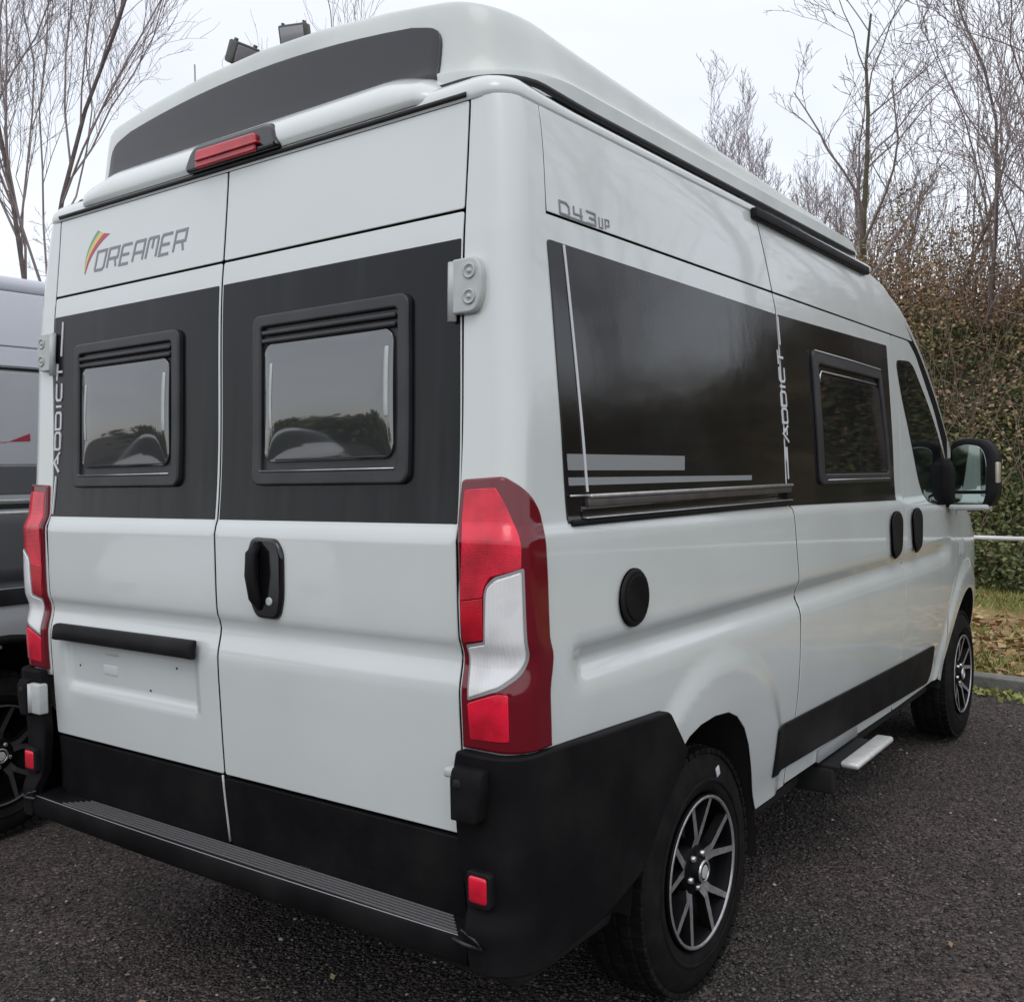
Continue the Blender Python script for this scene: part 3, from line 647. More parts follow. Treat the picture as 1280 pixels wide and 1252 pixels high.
# ----- tail lights
for sg in (1,-1):
    m=PTH(sg); sx_=lambda x,z:sflat(x,z)
    ol=[(sflat(.866,.972),.972,.006),(sflat(.866,1.15),1.15,.02),(sflat(.862,1.45),1.45,.02),(sflat(.864,1.571),1.571,.01),(SA+.03,1.576,.01),(S0-.022,1.548,.02),(S0+.026,1.496,.02),(S0+.040,1.44,.03),(S0+.043,1.36,.03),(S0+.045,1.2,.03),(S0+.045,.972,.004)]
    tl=skin('tail_light',roundpoly(ol,.01),m,M['darkred'],van,thick=.02,bev=.008,res=.014,base=.013)
    def sub(name,pts,mt,base,bev=.003,rd=.006):
        return skin(name,roundpoly(pts,rd),m,mt,tl,thick=.004,bev=bev,res=.013,base=base)
    X=lambda x,z:(sflat(x,z),z)
    sub('upper_red_lens',[X(.876,1.548),X(.872,1.302)+(.002,),X(.936,1.312),X(.941,1.335),(SA+.0,1.358),(S0-.036,1.376),(S0-.034,1.44,.03),(SA+.034,1.515,.03),(SA+.016,1.552)],M['brightred'],.0148,.002)
    sub('brake_lens',[X(.872,1.3005),X(.878,1.21),X(.934,1.219),X(.936,1.3105)],M['redlens'],.0148,.001,.002)
    sub('inner_bezel',[X(.946,1.338),(SA+.01,1.359),(S0-.031,1.378),(S0-.029,1.19,.03),(S0-.044,1.143,.02),(SA+.012,1.110,.01),X(.889,1.082),X(.883,1.204),X(.935,1.215),X(.940,1.32)],M['chromelens'],.0144,.001)
    sub('clear_lens',[X(.950,1.334),(SA+.012,1.353),(S0-.036,1.370),(S0-.035,1.19,.03),(S0-.049,1.150,.02),(SA+.010,1.117,.01),X(.893,1.088),X(.887,1.199),X(.939,1.210),X(.945,1.316)],M['clear'],.0168,.004)
    sub('lower_red_lens',[X(.888,1.076),X(.892,.995),(SA+.030,1.000),(SA+.030,1.104),(SA+.008,1.104)],M['brightred'],.0150,.002)
# ----- bumper
YB=-.150
def corner_path(t,sg):
    pass
bp_parts=[]
V=[];F=[]
# cross section of the step beam swept along x, ends curving round the corners
sec=[(.10,.562),(-.020,.5650),(-.053,.5650),(-.059,.5625),(-.0615,.556),(-.0605,.510),(-.052,.498),(.03,.492),(.10,.50)]
xs_=np.linspace(-.925,.900,40)
for x in xs_:
    bow=.012*(x/.93)**2
    for y,z in sec: V.append((x,y+bow*(1 if y<-.02 else 0),z))
ns=len(sec)
for i in range(len(xs_)-1):
    for k in range(ns): F.append((i*ns+k,(i+1)*ns+k,(i+1)*ns+(k+1)%ns,i*ns+(k+1)%ns))
F.append(tuple(range(ns))[::-1]); F.append(tuple((len(xs_)-1)*ns+k for k in range(ns)))
bump=mk('rear_bumper',V,F,M['plastic2'],van,edge=35)
for k in range(6):
    yy=-.040+.0118*k; xe=.868-.012*k; xl=-.74+.012*k
    mk('tread_rib',*merge([rbox(((xe+xl)/2,yy,.5655),(xe-xl,.0042,.008),.001)]),M['tread'],bump)
mk('step_nosing',*tube([(x,-.0535+.012*(x/.93)**2,.5615) for x in np.linspace(-.90,.872,24)],.0038,6),M['stripe'],bump)
mk('step_clip',*rbox((.30,.028,.5655),(.045,.03,.006),.002),M['frame'],bump)
for sg in (1,-1):
    # corner piece: vertical cap beside the doors, wrapping to the wheel arch
    def CMAP(s,z,o,sg=sg):
        fl=.026*(1-sst(z,.575,.64))            # flares out to the step at its foot
        pr=.036
        x,y,zz=PATH(s,max(z,.77),o+pr,1)
        # keep a near-vertical flank
        if s>=S0: x=XS(.2,.9)+.022+o+.012*sst(y,.05,.3)
        elif s>SA:
            a=(s-SA)/(S0-SA); x=x+(XS(.2,.9)+.022-(XS(.2,max(z,.77))+pr))*a
        y-=.004
        y2=y-fl*(1-sst(s,-.02,S0+.10)) if s>-1 else y
        return (sg*x,y2,z)
    P=[(sflat(.868,.972),.972,.008),(sflat(.858,.93),.93),(sflat(.858,.80),.80),(sflat(.862,.5),.495,.01),(S0-.02,.492,.02),(.30,.520,.03),(.50,.57,.04),(.60,.68,.03),(.69,.752,.02),(.755,.813,.012),(.650,.944,.02),(.124,.969,.005)]
    cp=skin('bumper_corner',roundpoly(P,.006),CMAP,M['plastic2'],bump,thick=.03,bev=.007,res=.018)
    hx=.872 if sg>0 else .905
    # hinge cover block
    V,F=merge([skin_vf(roundpoly([(hx,.826,.006),(hx,.944,.010),(.958,.944,.010),(.960,.90,.01),(.944,.826,.01)],.006),lambda x,z,o,sg=sg:(sg*x,-.066-o+.5*max(0,z-.922),z),.05,.008,.02)])
    mk('hinge_cover',V,F,M['plastic2'],cp,edge=40)
    mk('cover_hole',*merge([skin_vf(rrect(hx+.012,hx+.034,.900,.920,.008,4),lambda x,z,o,sg=sg:(sg*x,-.0672-o+.5*max(0,z-.922),z),.002,0,.02)]),M['dark'],cp)
    # reflector in its recess
    mk('reflector_bezel',*merge([skin_vf(rrect(.897,.962,.636,.716,.010,4),lambda x,z,o,sg=sg:(sg*x,-.044-o-.02*(1-sst(z,.56,.64)),z),.03,.004,.02)]),M['plastic'],cp)
    mk('rear_reflector',*merge([skin_vf(rrect(.905,.955,.647,.707,.008,4),lambda x,z,o,sg=sg:(sg*x,-.048-o-.02*(1-sst(z,.56,.64)),z),.02,.005,.015)]),M['brightred'],cp)
    mk('corner_step_end',*tube([(sg*.872,-.062,.5635),(sg*.91,-.066,.5615),(sg*.955,-.060,.557),(sg*.925,-.052,.570),(sg*.885,-.050,.582)],[.004,.0045,.003,.0035,.003],6),M['frame'],cp)

# ----- right side fittings
sd1=SIDE(1)
swp=skin('side_window_panel',roundpoly([(.189,2.118,.012),(.219,1.463,.004),(1.603,1.452,.002),(seam_y(2.09)-.012,2.108,.004)],.006),sd1,M['gloss'],van,thick=.006,bev=.0015,res=.022,base=.0035)
skin('pinstripe',[(.250,2.114),(.258,2.114),(.313,1.535),(.304,1.535)],sd1,M['letterwhite'],swp,thick=.002,bev=0,res=.03,base=.0062)
skin('wide_stripe',[(.226,1.625),(.832,1.622),(.829,1.582),(.228,1.587)],sd1,M['stripe'],swp,thick=.002,bev=0,res=.03,base=.005)
skin('narrow_stripe',[(.229,1.570),(1.304,1.562),(1.303,1.547),(.230,1.551)],sd1,M['stripe'],swp,thick=.002,bev=0,res=.03,base=.005)
rl=mk('door_rail',*merge([rbox((XS(.9,1.53)+.011,.96,1.5245),(.026,1.325,.010),.003)]),M['chrome'],van)
mk('rail_face',*merge([rbox((XS(.9,1.51)+.007,.96,1.509),(.018,1.325,.020),.002)]),M['railface'],rl)
mk('rail_channel',*merge([rbox((XS(.9,1.49)+.003,.955,1.488),(.010,1.36,.026),.002)]),M['blackgloss'],rl)
mk('rail_lower_edge',*merge([rbox((XS(.9,1.475)+.010,.95,1.4735),(.020,1.34,.0045),.002)]),M['chrome'],rl)
mk('rail_lower_channel',*merge([rbox((XS(.9,1.462)+.006,.93,1.463),(.014,1.40,.014),.003)]),M['plastic'],rl)
mk('rail_end_cap',*merge([rbox((XS(1.62,1.50)+.006,1.612,1.495),(.018,.045,.07),.004)]),M['plastic'],rl)
mk('rail_tip',*tube([(XS(.9,1.53)+.012,.222,1.527),(XS(.9,1.53)+.012,.30,1.5265)],.003,6),M['chrome'],rl)
addict('vertical_lettering',sd1,swp,1.640,1.672,1.985,.048,-.075,.0085,(2.005,2.10),(1.545,1.655),M['letterwhite'])
swd=skin('window_surround',roundpoly([(seam_y(2.10)+.010,2.109,.003),(1.622,1.4525,.003),(2.932,1.430,.012),(2.89,2.122,.012)],.006),sd1,M['gloss'],slider,thick=.006,bev=.0015,res=.022,base=.0035)
wf=skin('window_frame',roundpoly([(1.890,2.015,.03),(1.925,1.518,.03),(2.850,1.515,.03),(2.745,2.003,.03)],.03),sd1,M['frame'],slider,thick=.012,bev=.008,res=.03,holes=[roundpoly([(1.945,1.965,.012),(1.975,1.560,.012),(2.800,1.555,.012),(2.710,1.957,.012)],.012)],base=.017)
skin('window_pane',roundpoly([(1.952,1.930,.03),(1.982,1.562,.02),(2.795,1.558,.02),(2.705,1.922,.03)],.02),sd1,M['glass'],slider,thick=.004,bev=.004,res=.04,base=.012)
mk('frame_edge',*tube([sd1(1.955,1.90,.0135),sd1(1.957,1.925,.0135),sd1(1.975,1.940,.0135),sd1(2.30,1.937,.0135),sd1(2.66,1.932,.0135)],.0035,6),M['chrome'],slider)
mk('top_edge',*tube([sd1(1.905,2.012,.018),sd1(2.3,2.008,.018),sd1(2.72,2.000,.018)],.003,6),M['hinge'],slider)
mk('pane_lip',*tube([sd1(2.0,1.535,.0165),sd1(2.4,1.533,.0165),sd1(2.80,1.531,.0165)],.0028,6),M['chrome'],slider)
skin('door_handle',roundpoly([(2.785,1.36,.05),(2.80,1.20,.06),(2.86,1.163,.03),(2.95,1.20,.05),(2.965,1.36,.05),(2.875,1.390,.05)],.03),sd1,M['plastic'],slider,thick=.004,bev=.010,res=.02,base=.018)
# round cap behind the window
cc=[(.497+.074*math.cos(t),1.262+.075*math.sin(t)) for t in np.linspace(0,2*PI,28,endpoint=False)]
vc=skin('round_cap',cc,sd1,M['plastic'],van,thick=.006,bev=.010,res=.02,base=.014)
cc=[(.497+.058*math.cos(t),1.262+.059*math.sin(t)) for t in np.linspace(0,2*PI,28,endpoint=False)]
skin('cap_face',cc,sd1,M['plastic2'],vc,thick=.004,bev=.004,res=.02,base=.0185)
# model badge
F4=dict(D=[[(0,0),(0,1),(.7,1),(1,.75),(1,.15),(.85,0),(0,0)]])
F4['4']=[[(.05,1),(.05,.38),(1,.38)],[(.85,1),(.85,0)]]; F4['3']=[[(0,1),(1,1),(1,0),(0,0)],[(.3,.5),(1,.5)]]
F4['U']=[[(0,1),(0,0),(.9,0),(.9,1)]]; F4['P']=[[(0,0),(0,1),(1,1),(1,.4),(0,.4)]]
bd=txt([F4['D'],F4['4'],F4['3']],  .254,2.190,.040,.029,.020)+[([(.256,2.1885),(.40,2.1885)],.004)]
strokes('model_lettering',[(p,.0048) if not isinstance(p,tuple) else p for p in bd],.0065,PTH(1) if False else sd1,M['lettergrey'],van,off=.0022)
strokes('model_lettering',txt([F4['U'],F4['P']],.432,2.190,.018,.025,.012),.0028,sd1,M['lettergrey'],van,off=.0022)

# ----- mirror
mr_=mk('door_mirror',*merge([skin_vf(roundpoly([(1.02,1.36,.03),(1.035,1.70,.05),(1.10,1.724,.05),(1.21,1.712,.06),(1.262,1.63,.06),(1.258,1.42,.05),(1.215,1.352,.04)],.04,6),lambda x,z,o:(x,3.86-o,z),.13,.022,.03)]),M['plastic'],van,edge=50)
skin('main_glass',roundpoly([(1.052,1.448,.01),(1.048,1.668,.03),(1.11,1.690,.03),(1.19,1.675,.04),(1.212,1.60,.04),(1.208,1.448,.01)],.02),lambda x,z,o:(x,3.852-o,z),M['mirror'],mr_,thick=.01,bev=.002,res=.04)
skin('lower_glass',roundpoly([(1.052,1.385,.01),(1.052,1.432,.01),(1.208,1.432,.01),(1.195,1.378,.02)],.01),lambda x,z,o:(x,3.852-o+.02*(z-1.4),z),M['mirror'],mr_,thick=.01,bev=.002,res=.03)
mk('lower_shell',*rbox((1.125,3.90,1.362),(.19,.12,.03),.012),M['hinge'],mr_)
mk('indicator',*rbox((1.258,3.90,1.54),(.018,.08,.11),.008),M['indic'],mr_)
mk('mirror_arm',*merge([rbox((1.0,3.93,1.49),(.17,.17,.26),.05,None,3),rbox((.965,3.86,1.44),(.06,.30,.11),.02,None,2)]),M['plastic'],mr_)
mk('wing_badge',*merge([skin_vf(rrect(4.22,4.32,1.08,1.17,.01,3),sd1,.004,.002,.03,(),.004)]),M['hinge'],van)

# ----- entrance step
st=mk('entrance_step',*merge([rbox((1.055,2.34,.437),(.072,.48,.026),.011),]),M['step'],van)
mk('step_back_plate',*rbox((.955,2.27,.475),(.012,.48,.05),.003),M['stripe'],st)
mk('step_frame',*merge([rbox((.95,2.315,.425),(.14,.46,.014),.004),rbox((.9,2.10,.37),(.2,.04,.10),.01)]),M['dark'],st)

# ----- wheels
def wheel(parent,cx,cy,cz,sg,R=WR,W=.225,spokes=True):
    """cx is the outer sidewall plane"""
    pr=[(-.030,.225),(-.012,.232),(-.004,.25),(.0,.285),(-.006,.318),(-.020,.343),(-.034,.355),(-.040,R-.008),(-.075,R-.004),(-W/2,R-.002),(-W+.075,R-.004),(-W+.04,R-.008),(-W+.03,.355),(-W+.006,.318),(-W,.285),(-W+.012,.232),(-W+.03,.225)]
    wl=mk('wheel',*lathe(pr,cx,cy,cz,72,sgn=sg),M['rubber'],parent)
    # tread blocks and sidewall rib
    parts=[]
    nb=56
    for k in range(nb):
        for j,(a,wd) in enumerate(((-.030,.030),(-.068,.030),(-.112,.036),(-.157,.030),(-.195,.030))):
            t=2*PI*(k+.5*(j%2))/nb; rr=R-.006 if 0<j<4 else R-.012
            rot=Matrix.Rotation(t,3,'X')
            v,fa=rbox((0,0,0),(wd,.030,.016),.002,None,1)
            v=[rot@(Vector(q)+Vector((0,0,rr))) for q in v]; parts.append(([(q.x+cx+sg*a,q.y+cy,q.z+cz) for q in v],fa))
    mk('tread',*merge(parts),M['rubber'],wl,smooth=False)
    mk('sidewall_rib',*lathe([(.000,.262),(.003,.266),(.003,.272),(.0,.276)],cx,cy,cz,72,sgn=sg),M['rubber'],wl)
    rm=mk('rim',*lathe([(-.012,.226),(-.002,.228),(.000,.222),(-.004,.214),(-.02,.207),(-.05,.203),(-.09,.195),(-.12,.06),(-.12,.0)],cx,cy,cz,64,sgn=sg),M['rimblack'],wl)
    mk('rim_edge',*lathe([(-.0035,.2135),(.0018,.216),(.002,.2215),(-.002,.2245)],cx,cy,cz,64,sgn=sg),M['alloy'],rm)
    for k in range(5):
        for sd in (-1,1):
            a0=2*PI*k/5+.30; ao=a0+sd*.285; 
            p0=(a0+sd*.16,.070,-.030); p1=(a0+sd*.12,.105,-.018); p2=(ao,.214,-.004)
            V=[]
            for an,rd,ax in (p0,p1,p2):
                wd=.0125 if rd>.2 else .016
                ty,tz=-math.sin(an),math.cos(an); py,pz=math.cos(an)*rd,math.sin(an)*rd
                for s_,dx in ((-.72,0),(.72,0),(1.15,-.028),(-1.15,-.028)):
                    V.append((cx+sg*(ax+dx),cy+py+ty*wd*s_,cz+pz+tz*wd*s_))
            Fc=[];Fs=[]
            for i in range(2):
                b=i*4
                for e in range(4): Fs.append((b+e,b+(e+1)%4,b+4+(e+1)%4,b+4+e))
            F=Fs+[(0,1,2,3),(8,11,10,9)]
            o=mk('spoke',V,F,[M['alloy'],M['rimblack']],rm,smooth=False)
            for i,pg in enumerate(o.data.polygons): pg.material_index=0 if i in (0,4) else 1
            bm=bmesh.new(); bm.from_mesh(o.data); bmesh.ops.recalc_face_normals(bm,faces=bm.faces); bm.to_mesh(o.data); bm.free()
    hub=mk('hub_cap',*lathe([(-.12,.085),(-.035,.080),(-.028,.070),(-.022,.055),(-.022,.038),(-.002,.034),(.002,.028),(.002,.0)],cx,cy,cz,32,sgn=sg),M['rimblack'],rm)
    mk('hub_ring',*lathe([(-.001,.034),(.004,.033),(.0045,.0265),(.002,.0255)],cx,cy,cz,32,sgn=sg),M['chrome'],rm)
    mk('hub_disc',*lathe([(.003,.020),(.0038,.012),(.0038,.0)],cx,cy,cz,24,sgn=sg),M['hinge'],rm)
    pts=[]
    for k in range(5):
        a=2*PI*k/5+.93; pts.append(lathe([(-.03,.010),(-.014,.0095),(-.012,.007),(-.012,0)],cx,cy+.052*math.cos(a),cz+.052*math.sin(a),10,sgn=sg))
    mk('wheel_nuts',*merge(pts),M['chrome'],rm)
    if cx>0: mk('brake_disc',*lathe([(-.10,.145),(-.10,.05),(-.115,.05),(-.115,.145)],cx,cy,cz,40,sgn=sg,close=True),M['dark'],wl)
    return wl
for sg in (1,-1):
    for cy in (WY,WY+WB): wheel(van,sg*.968,cy,WZ,sg)
mk('valve_tag',*rbox((.9685,1.105,.655),(.004,.022,.03),.001,Matrix.Rotation(.3,3,'X')),M['letterwhite'],[o for o in van.children if o.name.startswith('wheel')][0] if False else van)
bpy.data.objects['valve_tag'].name='tyre_sticker'

# ---------------------------------------------------------------- neighbouring van on the left
NX,NY=-3.115,-.53
nv=empty('camper_van',(NX,NY+2.7,0),'silver grey camper van with chrome side strips, parked left of the white van','van')
nsh=shell('body_shell',nv,M['silver'],NX,NY,ins=0,y0=.03)
def NS(y,z,o): return (NX+XS(y-NY,z)+o,y,z)
def band(name,z0,z1,m,base,bev=.004,y0=NY+.06,y1=NY+4.0,th=.004): return skin(name,[(y0,z0),(y1,z0),(y1,z1),(y0,z1)],NS,m,nv,thick=th,bev=bev,res=.06,base=base)
band('upper_side_panel',2.185,2.43,M['silverlight'],.006); band('side_panel',2.095,2.178,M['silverlight'],.006)
band('roof_line_moulding',2.078,2.09,M['plastic'],.006,.002)
band('mid_side_panel',1.66,2.07,M['silver'],.004)
band('lower_side_panel',1.53,1.655,M['graphite'],.004); band('chrome_strip',1.495,1.508,M['chrome'],.010); band('dark_strip',1.467,1.490,M['blackgloss'],.006,.002); band('chrome_strip',1.444,1.458,M['chrome'],.010)
band('door_skin',1.12,1.438,M['graphite'],.004); band('side_moulding',1.045,1.115,M['plastic'],.012)
skin('red_mark',roundpoly([(NY+.6,1.755),(NY+1.05,1.757),(NY+1.16,1.80),(NY+1.16,1.765),(NY+.6,1.742)],.004),NS,M['redprint'],nv,thick=.002,bev=0,res=.05,base=.0052)
NR=lambda x,z,o:(NX+x,NY+.03-o,z)
for sg in (1,-1):
    dd_=skin('rear_door',roundpoly([(sg*.005,.64),(sg*.85,.64),(sg*.85,2.40),(sg*.005,2.40)],.02),NR,M['silverlight'],nv,thick=.02,bev=.004,res=.1,base=.02)
    skin('door_window',rrect(min(sg*.15,sg*.72),max(sg*.15,sg*.72),1.52,2.05,.05),NR,M['gloss'],dd_,thick=.02,bev=.006,res=.1,base=.03)
    skin('tail_light',rrect(min(sg*.88,sg*.985),max(sg*.88,sg*.985),.98,1.56,.03),NR,M['redlens'],nv,thick=.03,bev=.01,res=.06,base=.02)
for cy in (WY,WY+WB):
    ap=arch_poly(cy,.378,.475,.52,30); mk('arch_trim',*tube([NS(NY+y,max(z,.44),.0) for y,z in ap],.022,8),M['plastic2'],nv)
skin('side_window',rrect(NY+3.35,NY+3.95,1.50,1.93,.08),NS,M['gloss'],nv,thick=.01,bev=.004,res=.06,base=.010)
mk('roof_cap',*merge([rbox((NX,NY+1.6,2.485),(1.74,2.6,.07),.03,None,3)]),M['silverlight'],nv)
mk('rear_bumper',*merge([rbox((NX,NY+.0,.62),(2.02,.16,.44),.05,None,3)]),M['plastic2'],nv)
mk('underbody',*merge([rbox((NX,NY+2.7,.40),(1.72,5.0,.16),.03)]),M['dark'],nv)
front_w=[]
for sg in (1,-1):
    for cy in (WY,WY+WB): wheel(nv,NX+sg*.968,NY+cy,WZ,sg)
M['alloydark']=mat('dark_alloy',(.09,.088,.092),.4,metal=.6)
for w_ in [c for c in nv.children if c.name.startswith('wheel') and not c.name.startswith('wheel_')]:
    for r_ in w_.children:
        for q_ in list(r_.children)+[r_]:
            if q_.data.materials[0]==M['alloy']: q_.data.materials[0]=M['alloydark']
for cy in (WY,WY+WB):
    ap=arch_poly(cy,.378,.46,.49,24); V=[];F=[];n=len(ap)
    for xi in (0.,-.05,-.4): V+=[(NX+XS(y,max(z,.5))+xi if xi>-.1 else NX+.6,y+NY,z) for y,z in ap]
    for k in range(2):
        for i in range(n-1): F.append((k*n+i,k*n+i+1,(k+1)*n+i+1,(k+1)*n+i))
    F.append(tuple(2*n+i for i in range(n))); mk('wheel_arch_liner',V,F,M['dark'],nv)

# ---------------------------------------------------------------- car parked behind the photographer (seen in the rear window panes)
car=empty('parked_car',(-4.9,-3.8,0),'pale car parked behind the vans, seen only mirrored in the rear window panes','car')
def carloft(parent):
    rt=Matrix.Rotation(math.radians(38),3,'Z'); T=lambda p: tuple(rt@Vector(p)+Vector((-4.9,-3.8,0)))
    # length along local x (nose at +x)
    top=pchip([-2.1,-2.0,-1.7,-1.2,-.3,.35,1.05,1.5,2.0,2.12],[.75,1.05,1.45,1.60,1.66,1.60,1.16,1.05,.88,.62])
    bel=pchip([-2.1,-1.8,-.5,1.0,1.6,2.0,2.12],[.70,.98,1.00,.98,.96,.84,.60])
    hw=pchip([-2.12,-1.9,-1.2,.8,1.6,2.0,2.12],[.60,.80,.88,.88,.85,.72,.5])
    X=np.linspace(-2.12,2.12,50); V=[];G=[];F=[]; n=24
    for x in X:
        t=top(x); b=min(bel(x),t-.02); h=hw(x); sec=[]
        for k in range(8): sec.append((h*(.94+.06*math.sin(k/7*PI)),.22+(b-.22)*k/7))
        for k in range(1,13): a=k/12*PI/2; sec.append((h*.97*math.cos(a)**.62,b+(t-b)*math.sin(a)**.8))
        full=sec+[(-y,z) for y,z in sec[::-1][1:]]; W=len(full)
        V+=[T((x,y,z)) for y,z in full]
    for i in range(len(X)-1):
        for k in range(W-1): F.append((i*W+k,i*W+k+1,(i+1)*W+k+1,(i+1)*W+k))
    F.append(tuple(range(W))); F.append(tuple((len(X)-1)*W+k for k in range(W))[::-1])
    b=mk('body',V,F,[M['carwhite'],M['glass']],parent,edge=40)
    for pg in b.data.polygons[:-2]:
        i,k=divmod(pg.index,W-1); x=(X[i]+X[i+1])/2; kk=k if k<W//2 else W-2-k
        if 9<=kk<=14 and -1.75<x<.95 and abs((x+.35)%1.0-.5)>.05: pg.material_index=1
        if kk>14 and .38<x<1.0: pg.material_index=1
    for x,y in ((1.3,.8),(1.3,-.8),(-1.3,.8),(-1.3,-.8)):
        V,F=lathe([(-.1,.0),(-.1,.19),(-.1,.29),(-.07,.31),(.07,.31),(.1,.29),(.1,.19),(.08,0)],0,0,0,32)
        o=mk('wheel',[T((x+v[1],y*1.04+v[0],.31+v[2])) for v in V],F,M['rubber'],parent)
    for y in (.55,-.55): mk('headlight',[T(v) for v in rbox((1.93,y,.78),(.22,.34,.14),.05,Matrix.Rotation(-.5*(1 if y>0 else -1),3,'Z'),3)[0]],rbox((0,0,0),(.22,.34,.14),.05,None,3)[1],M['blackgloss'],parent)
carloft(car)

# ---------------------------------------------------------------- ground, kerb, verge, bank
def sheet(name,P,z,m,kind='structure',sub=0):
    V=[(x,y,z) for x,y in P]; return mk(name,V,[tuple(range(len(P)))],m,None,smooth=False,centre=False,kind=kind)
KA=np.array([.745,5.83]); KD=np.array([1.,-.16]); KD/=np.linalg.norm(KD); KN=np.array([-KD[1],KD[0]])
def K(t,dn): return tuple(KA+KD*t+KN*dn)
sheet('gravel_ground',[(-400,-400),(400,-400),(400,400),(-400,400)],0,M['gravel'])
kerb=bpy.data.objects.new('kerb',None); link(kerb,None,(*K(0,0),0)); kerb['kind']='structure'
proto=None; ang=math.atan2(KD[1],KD[0])
bm=bmesh.new(); 
V,F=rbox((0,0,.03),(.905,.14,.16),.012,None,2)
sm=bpy.data.meshes.new('kerb_stone'); sm.from_pydata(V,[],F); sm.materials.append(M['concrete'])
for k in range(26):
    o=bpy.data.objects.new('kerb_stone',sm); C.objects.link(o); o.parent=kerb
    p=K((k-12)*.915+.3,.07); o.location=(p[0]-kerb.location.x,p[1]-kerb.location.y,rng.normal(0,.004)); o.rotation_euler=(rng.normal(0,.012),rng.normal(0,.004),ang+rng.normal(0,.006))
# verge and bank as one rolling terrain sheet
def terr(t,dn):
    z=.085+.02*math.sin(1.3*t+dn)+.015*math.sin(3.1*t-2*dn)
    z+=4.0*(1-.38*sst(t,2.0,6.0))*sst(dn,5.2,9.0)+.5*sst(dn,8.5,14)+.18*math.sin(.9*t+.7*dn)*sst(dn,5,7)
    return z
def tsheet(name,t0,t1,d0,d1,nt_,nd,m):
    V=[];F=[]
    for i in range(nt_+1):
        for j in range(nd+1):
            t=t0+(t1-t0)*i/nt_; d=d0+(d1-d0)*j/nd; x,y=K(t,d); V.append((x,y,terr(t,d)))
    for i in range(nt_):
        for j in range(nd): a=i*(nd+1)+j; F.append((a,a+nd+1,a+nd+2,a+1))
    return mk(name,V,F,m,None,centre=False,kind='structure')
tsheet('verge',-14,14,.135,5.4,90,30,M['verge'])
tsheet('bank',-30,30,5.4,24,90,40,M['bank'])

def leaves(name,pts,size,m,nrm=None,flat=.6,lab=None,asp=1.7,tints=None):
    """one mesh of small bent leaf faces"""
    n=len(pts); pts=np.asarray(pts); sz=size*rng.uniform(.55,1.25,n)
    ax=rng.normal(size=(n,3)); ax[:,2]*=flat; ax/=np.linalg.norm(ax,axis=1)[:,None]
    b=rng.normal(size=(n,3)); b[:,2]*=flat; b-=ax*(ax*b).sum(1)[:,None]; b/=np.linalg.norm(b,axis=1)[:,None]; nn=np.cross(ax,b)
    hl=sz*asp/2; hw=sz/2
    V=np.stack([pts-ax*hl[:,None],pts+b*hw[:,None]+nn*(.18*sz)[:,None],pts+ax*hl[:,None],pts-b*hw[:,None]+nn*(.18*sz)[:,None]],1).reshape(-1,3)
    me=bpy.data.meshes.new(name); me.vertices.add(4*n); me.vertices.foreach_set('co',V.ravel()); me.loops.add(4*n); me.loops.foreach_set('vertex_index',np.arange(4*n))
    me.polygons.add(n); me.polygons.foreach_set('loop_start',np.arange(n)*4); me.update(calc_edges=True); me.materials.append(m)
    at=me.attributes.new('tint','FLOAT','FACE'); at.data.foreach_set('value',(tints if tints is not None else rng.uniform(0,1,n)).astype(np.float32))
    o=bpy.data.objects.new(name,me); C.objects.link(o); o['kind']='stuff'; return o
def onterr(n,t0,t1,d0,d1,lift=(0,.03)):
    t=rng.uniform(t0,t1,n); d=rng.uniform(d0,d1,n)
    return np.array([(*K(a,b),terr(a,b)+rng.uniform(*lift)) for a,b in zip(t,d)]),t,d
p,t,d=onterr(9000,-3.5,2.2,.15,5.3); dens_=np.sin(2.1*t+1.7*d)+np.sin(1.1*d*3)+rng.normal(0,.7,len(t)); keep=dens_+1.2*np.exp(-((d-1.7)/1.2)**2)-.8*np.exp(-((d-3.9)/.7)**2)>-.2
leaves('fallen_leaves',p[keep],.065,M['leaf_dead'],flat=.30)
p,t,d=onterr(3500,2.2,14,.15,5.3); leaves('fallen_leaves',p,.08,M['leaf_dead'],flat=.30)
def grass(name,n,t0,t1,d0,d1,h,thr):
    p,t,d=onterr(n,t0,t1,d0,d1,(0,0)); g=np.sin(1.7*t+2.2*d)+np.sin(4*d+.5*t)+rng.normal(0,.5,n)+thr(d); p=p[g>0]; n=len(p)
    a=rng.uniform(0,2*PI,n); hh=h*rng.uniform(.4,1.2,n); w_=.006; lean=rng.normal(0,.5,(n,2))*hh[:,None]
    dx=np.stack([np.cos(a)*w_,np.sin(a)*w_,np.zeros(n)],1); tip=np.stack([lean[:,0],lean[:,1],hh],1); mid=tip*np.array([.4,.4,.6])
    V=np.stack([p-dx,p+dx,p+mid+dx*.7,p+tip,p+mid-dx*.7],1).reshape(-1,3)
    me=bpy.data.meshes.new(name); me.vertices.add(5*n); me.vertices.foreach_set('co',V.ravel()); me.loops.add(5*n); me.loops.foreach_set('vertex_index',np.arange(5*n)); me.polygons.add(n); me.polygons.foreach_set('loop_start',np.arange(n)*5); me.update(calc_edges=True); me.materials.append(M['grass'])
    at=me.attributes.new('tint','FLOAT','FACE'); at.data.foreach_set('value',rng.uniform(0,1,n).astype(np.float32))
    o=bpy.data.objects.new(name,me); C.objects.link(o); o['kind']='stuff'
grass('grass',34000,-3.5,3,.2,5.4,.07,lambda d:1.6*np.exp(-((d-4.0)/.8)**2)+.9*np.exp(-((d-.35)/.3)**2)-.55)
grass('grass',9000,3,14,.2,5.4,.08,lambda d:.2*d*0+.2)
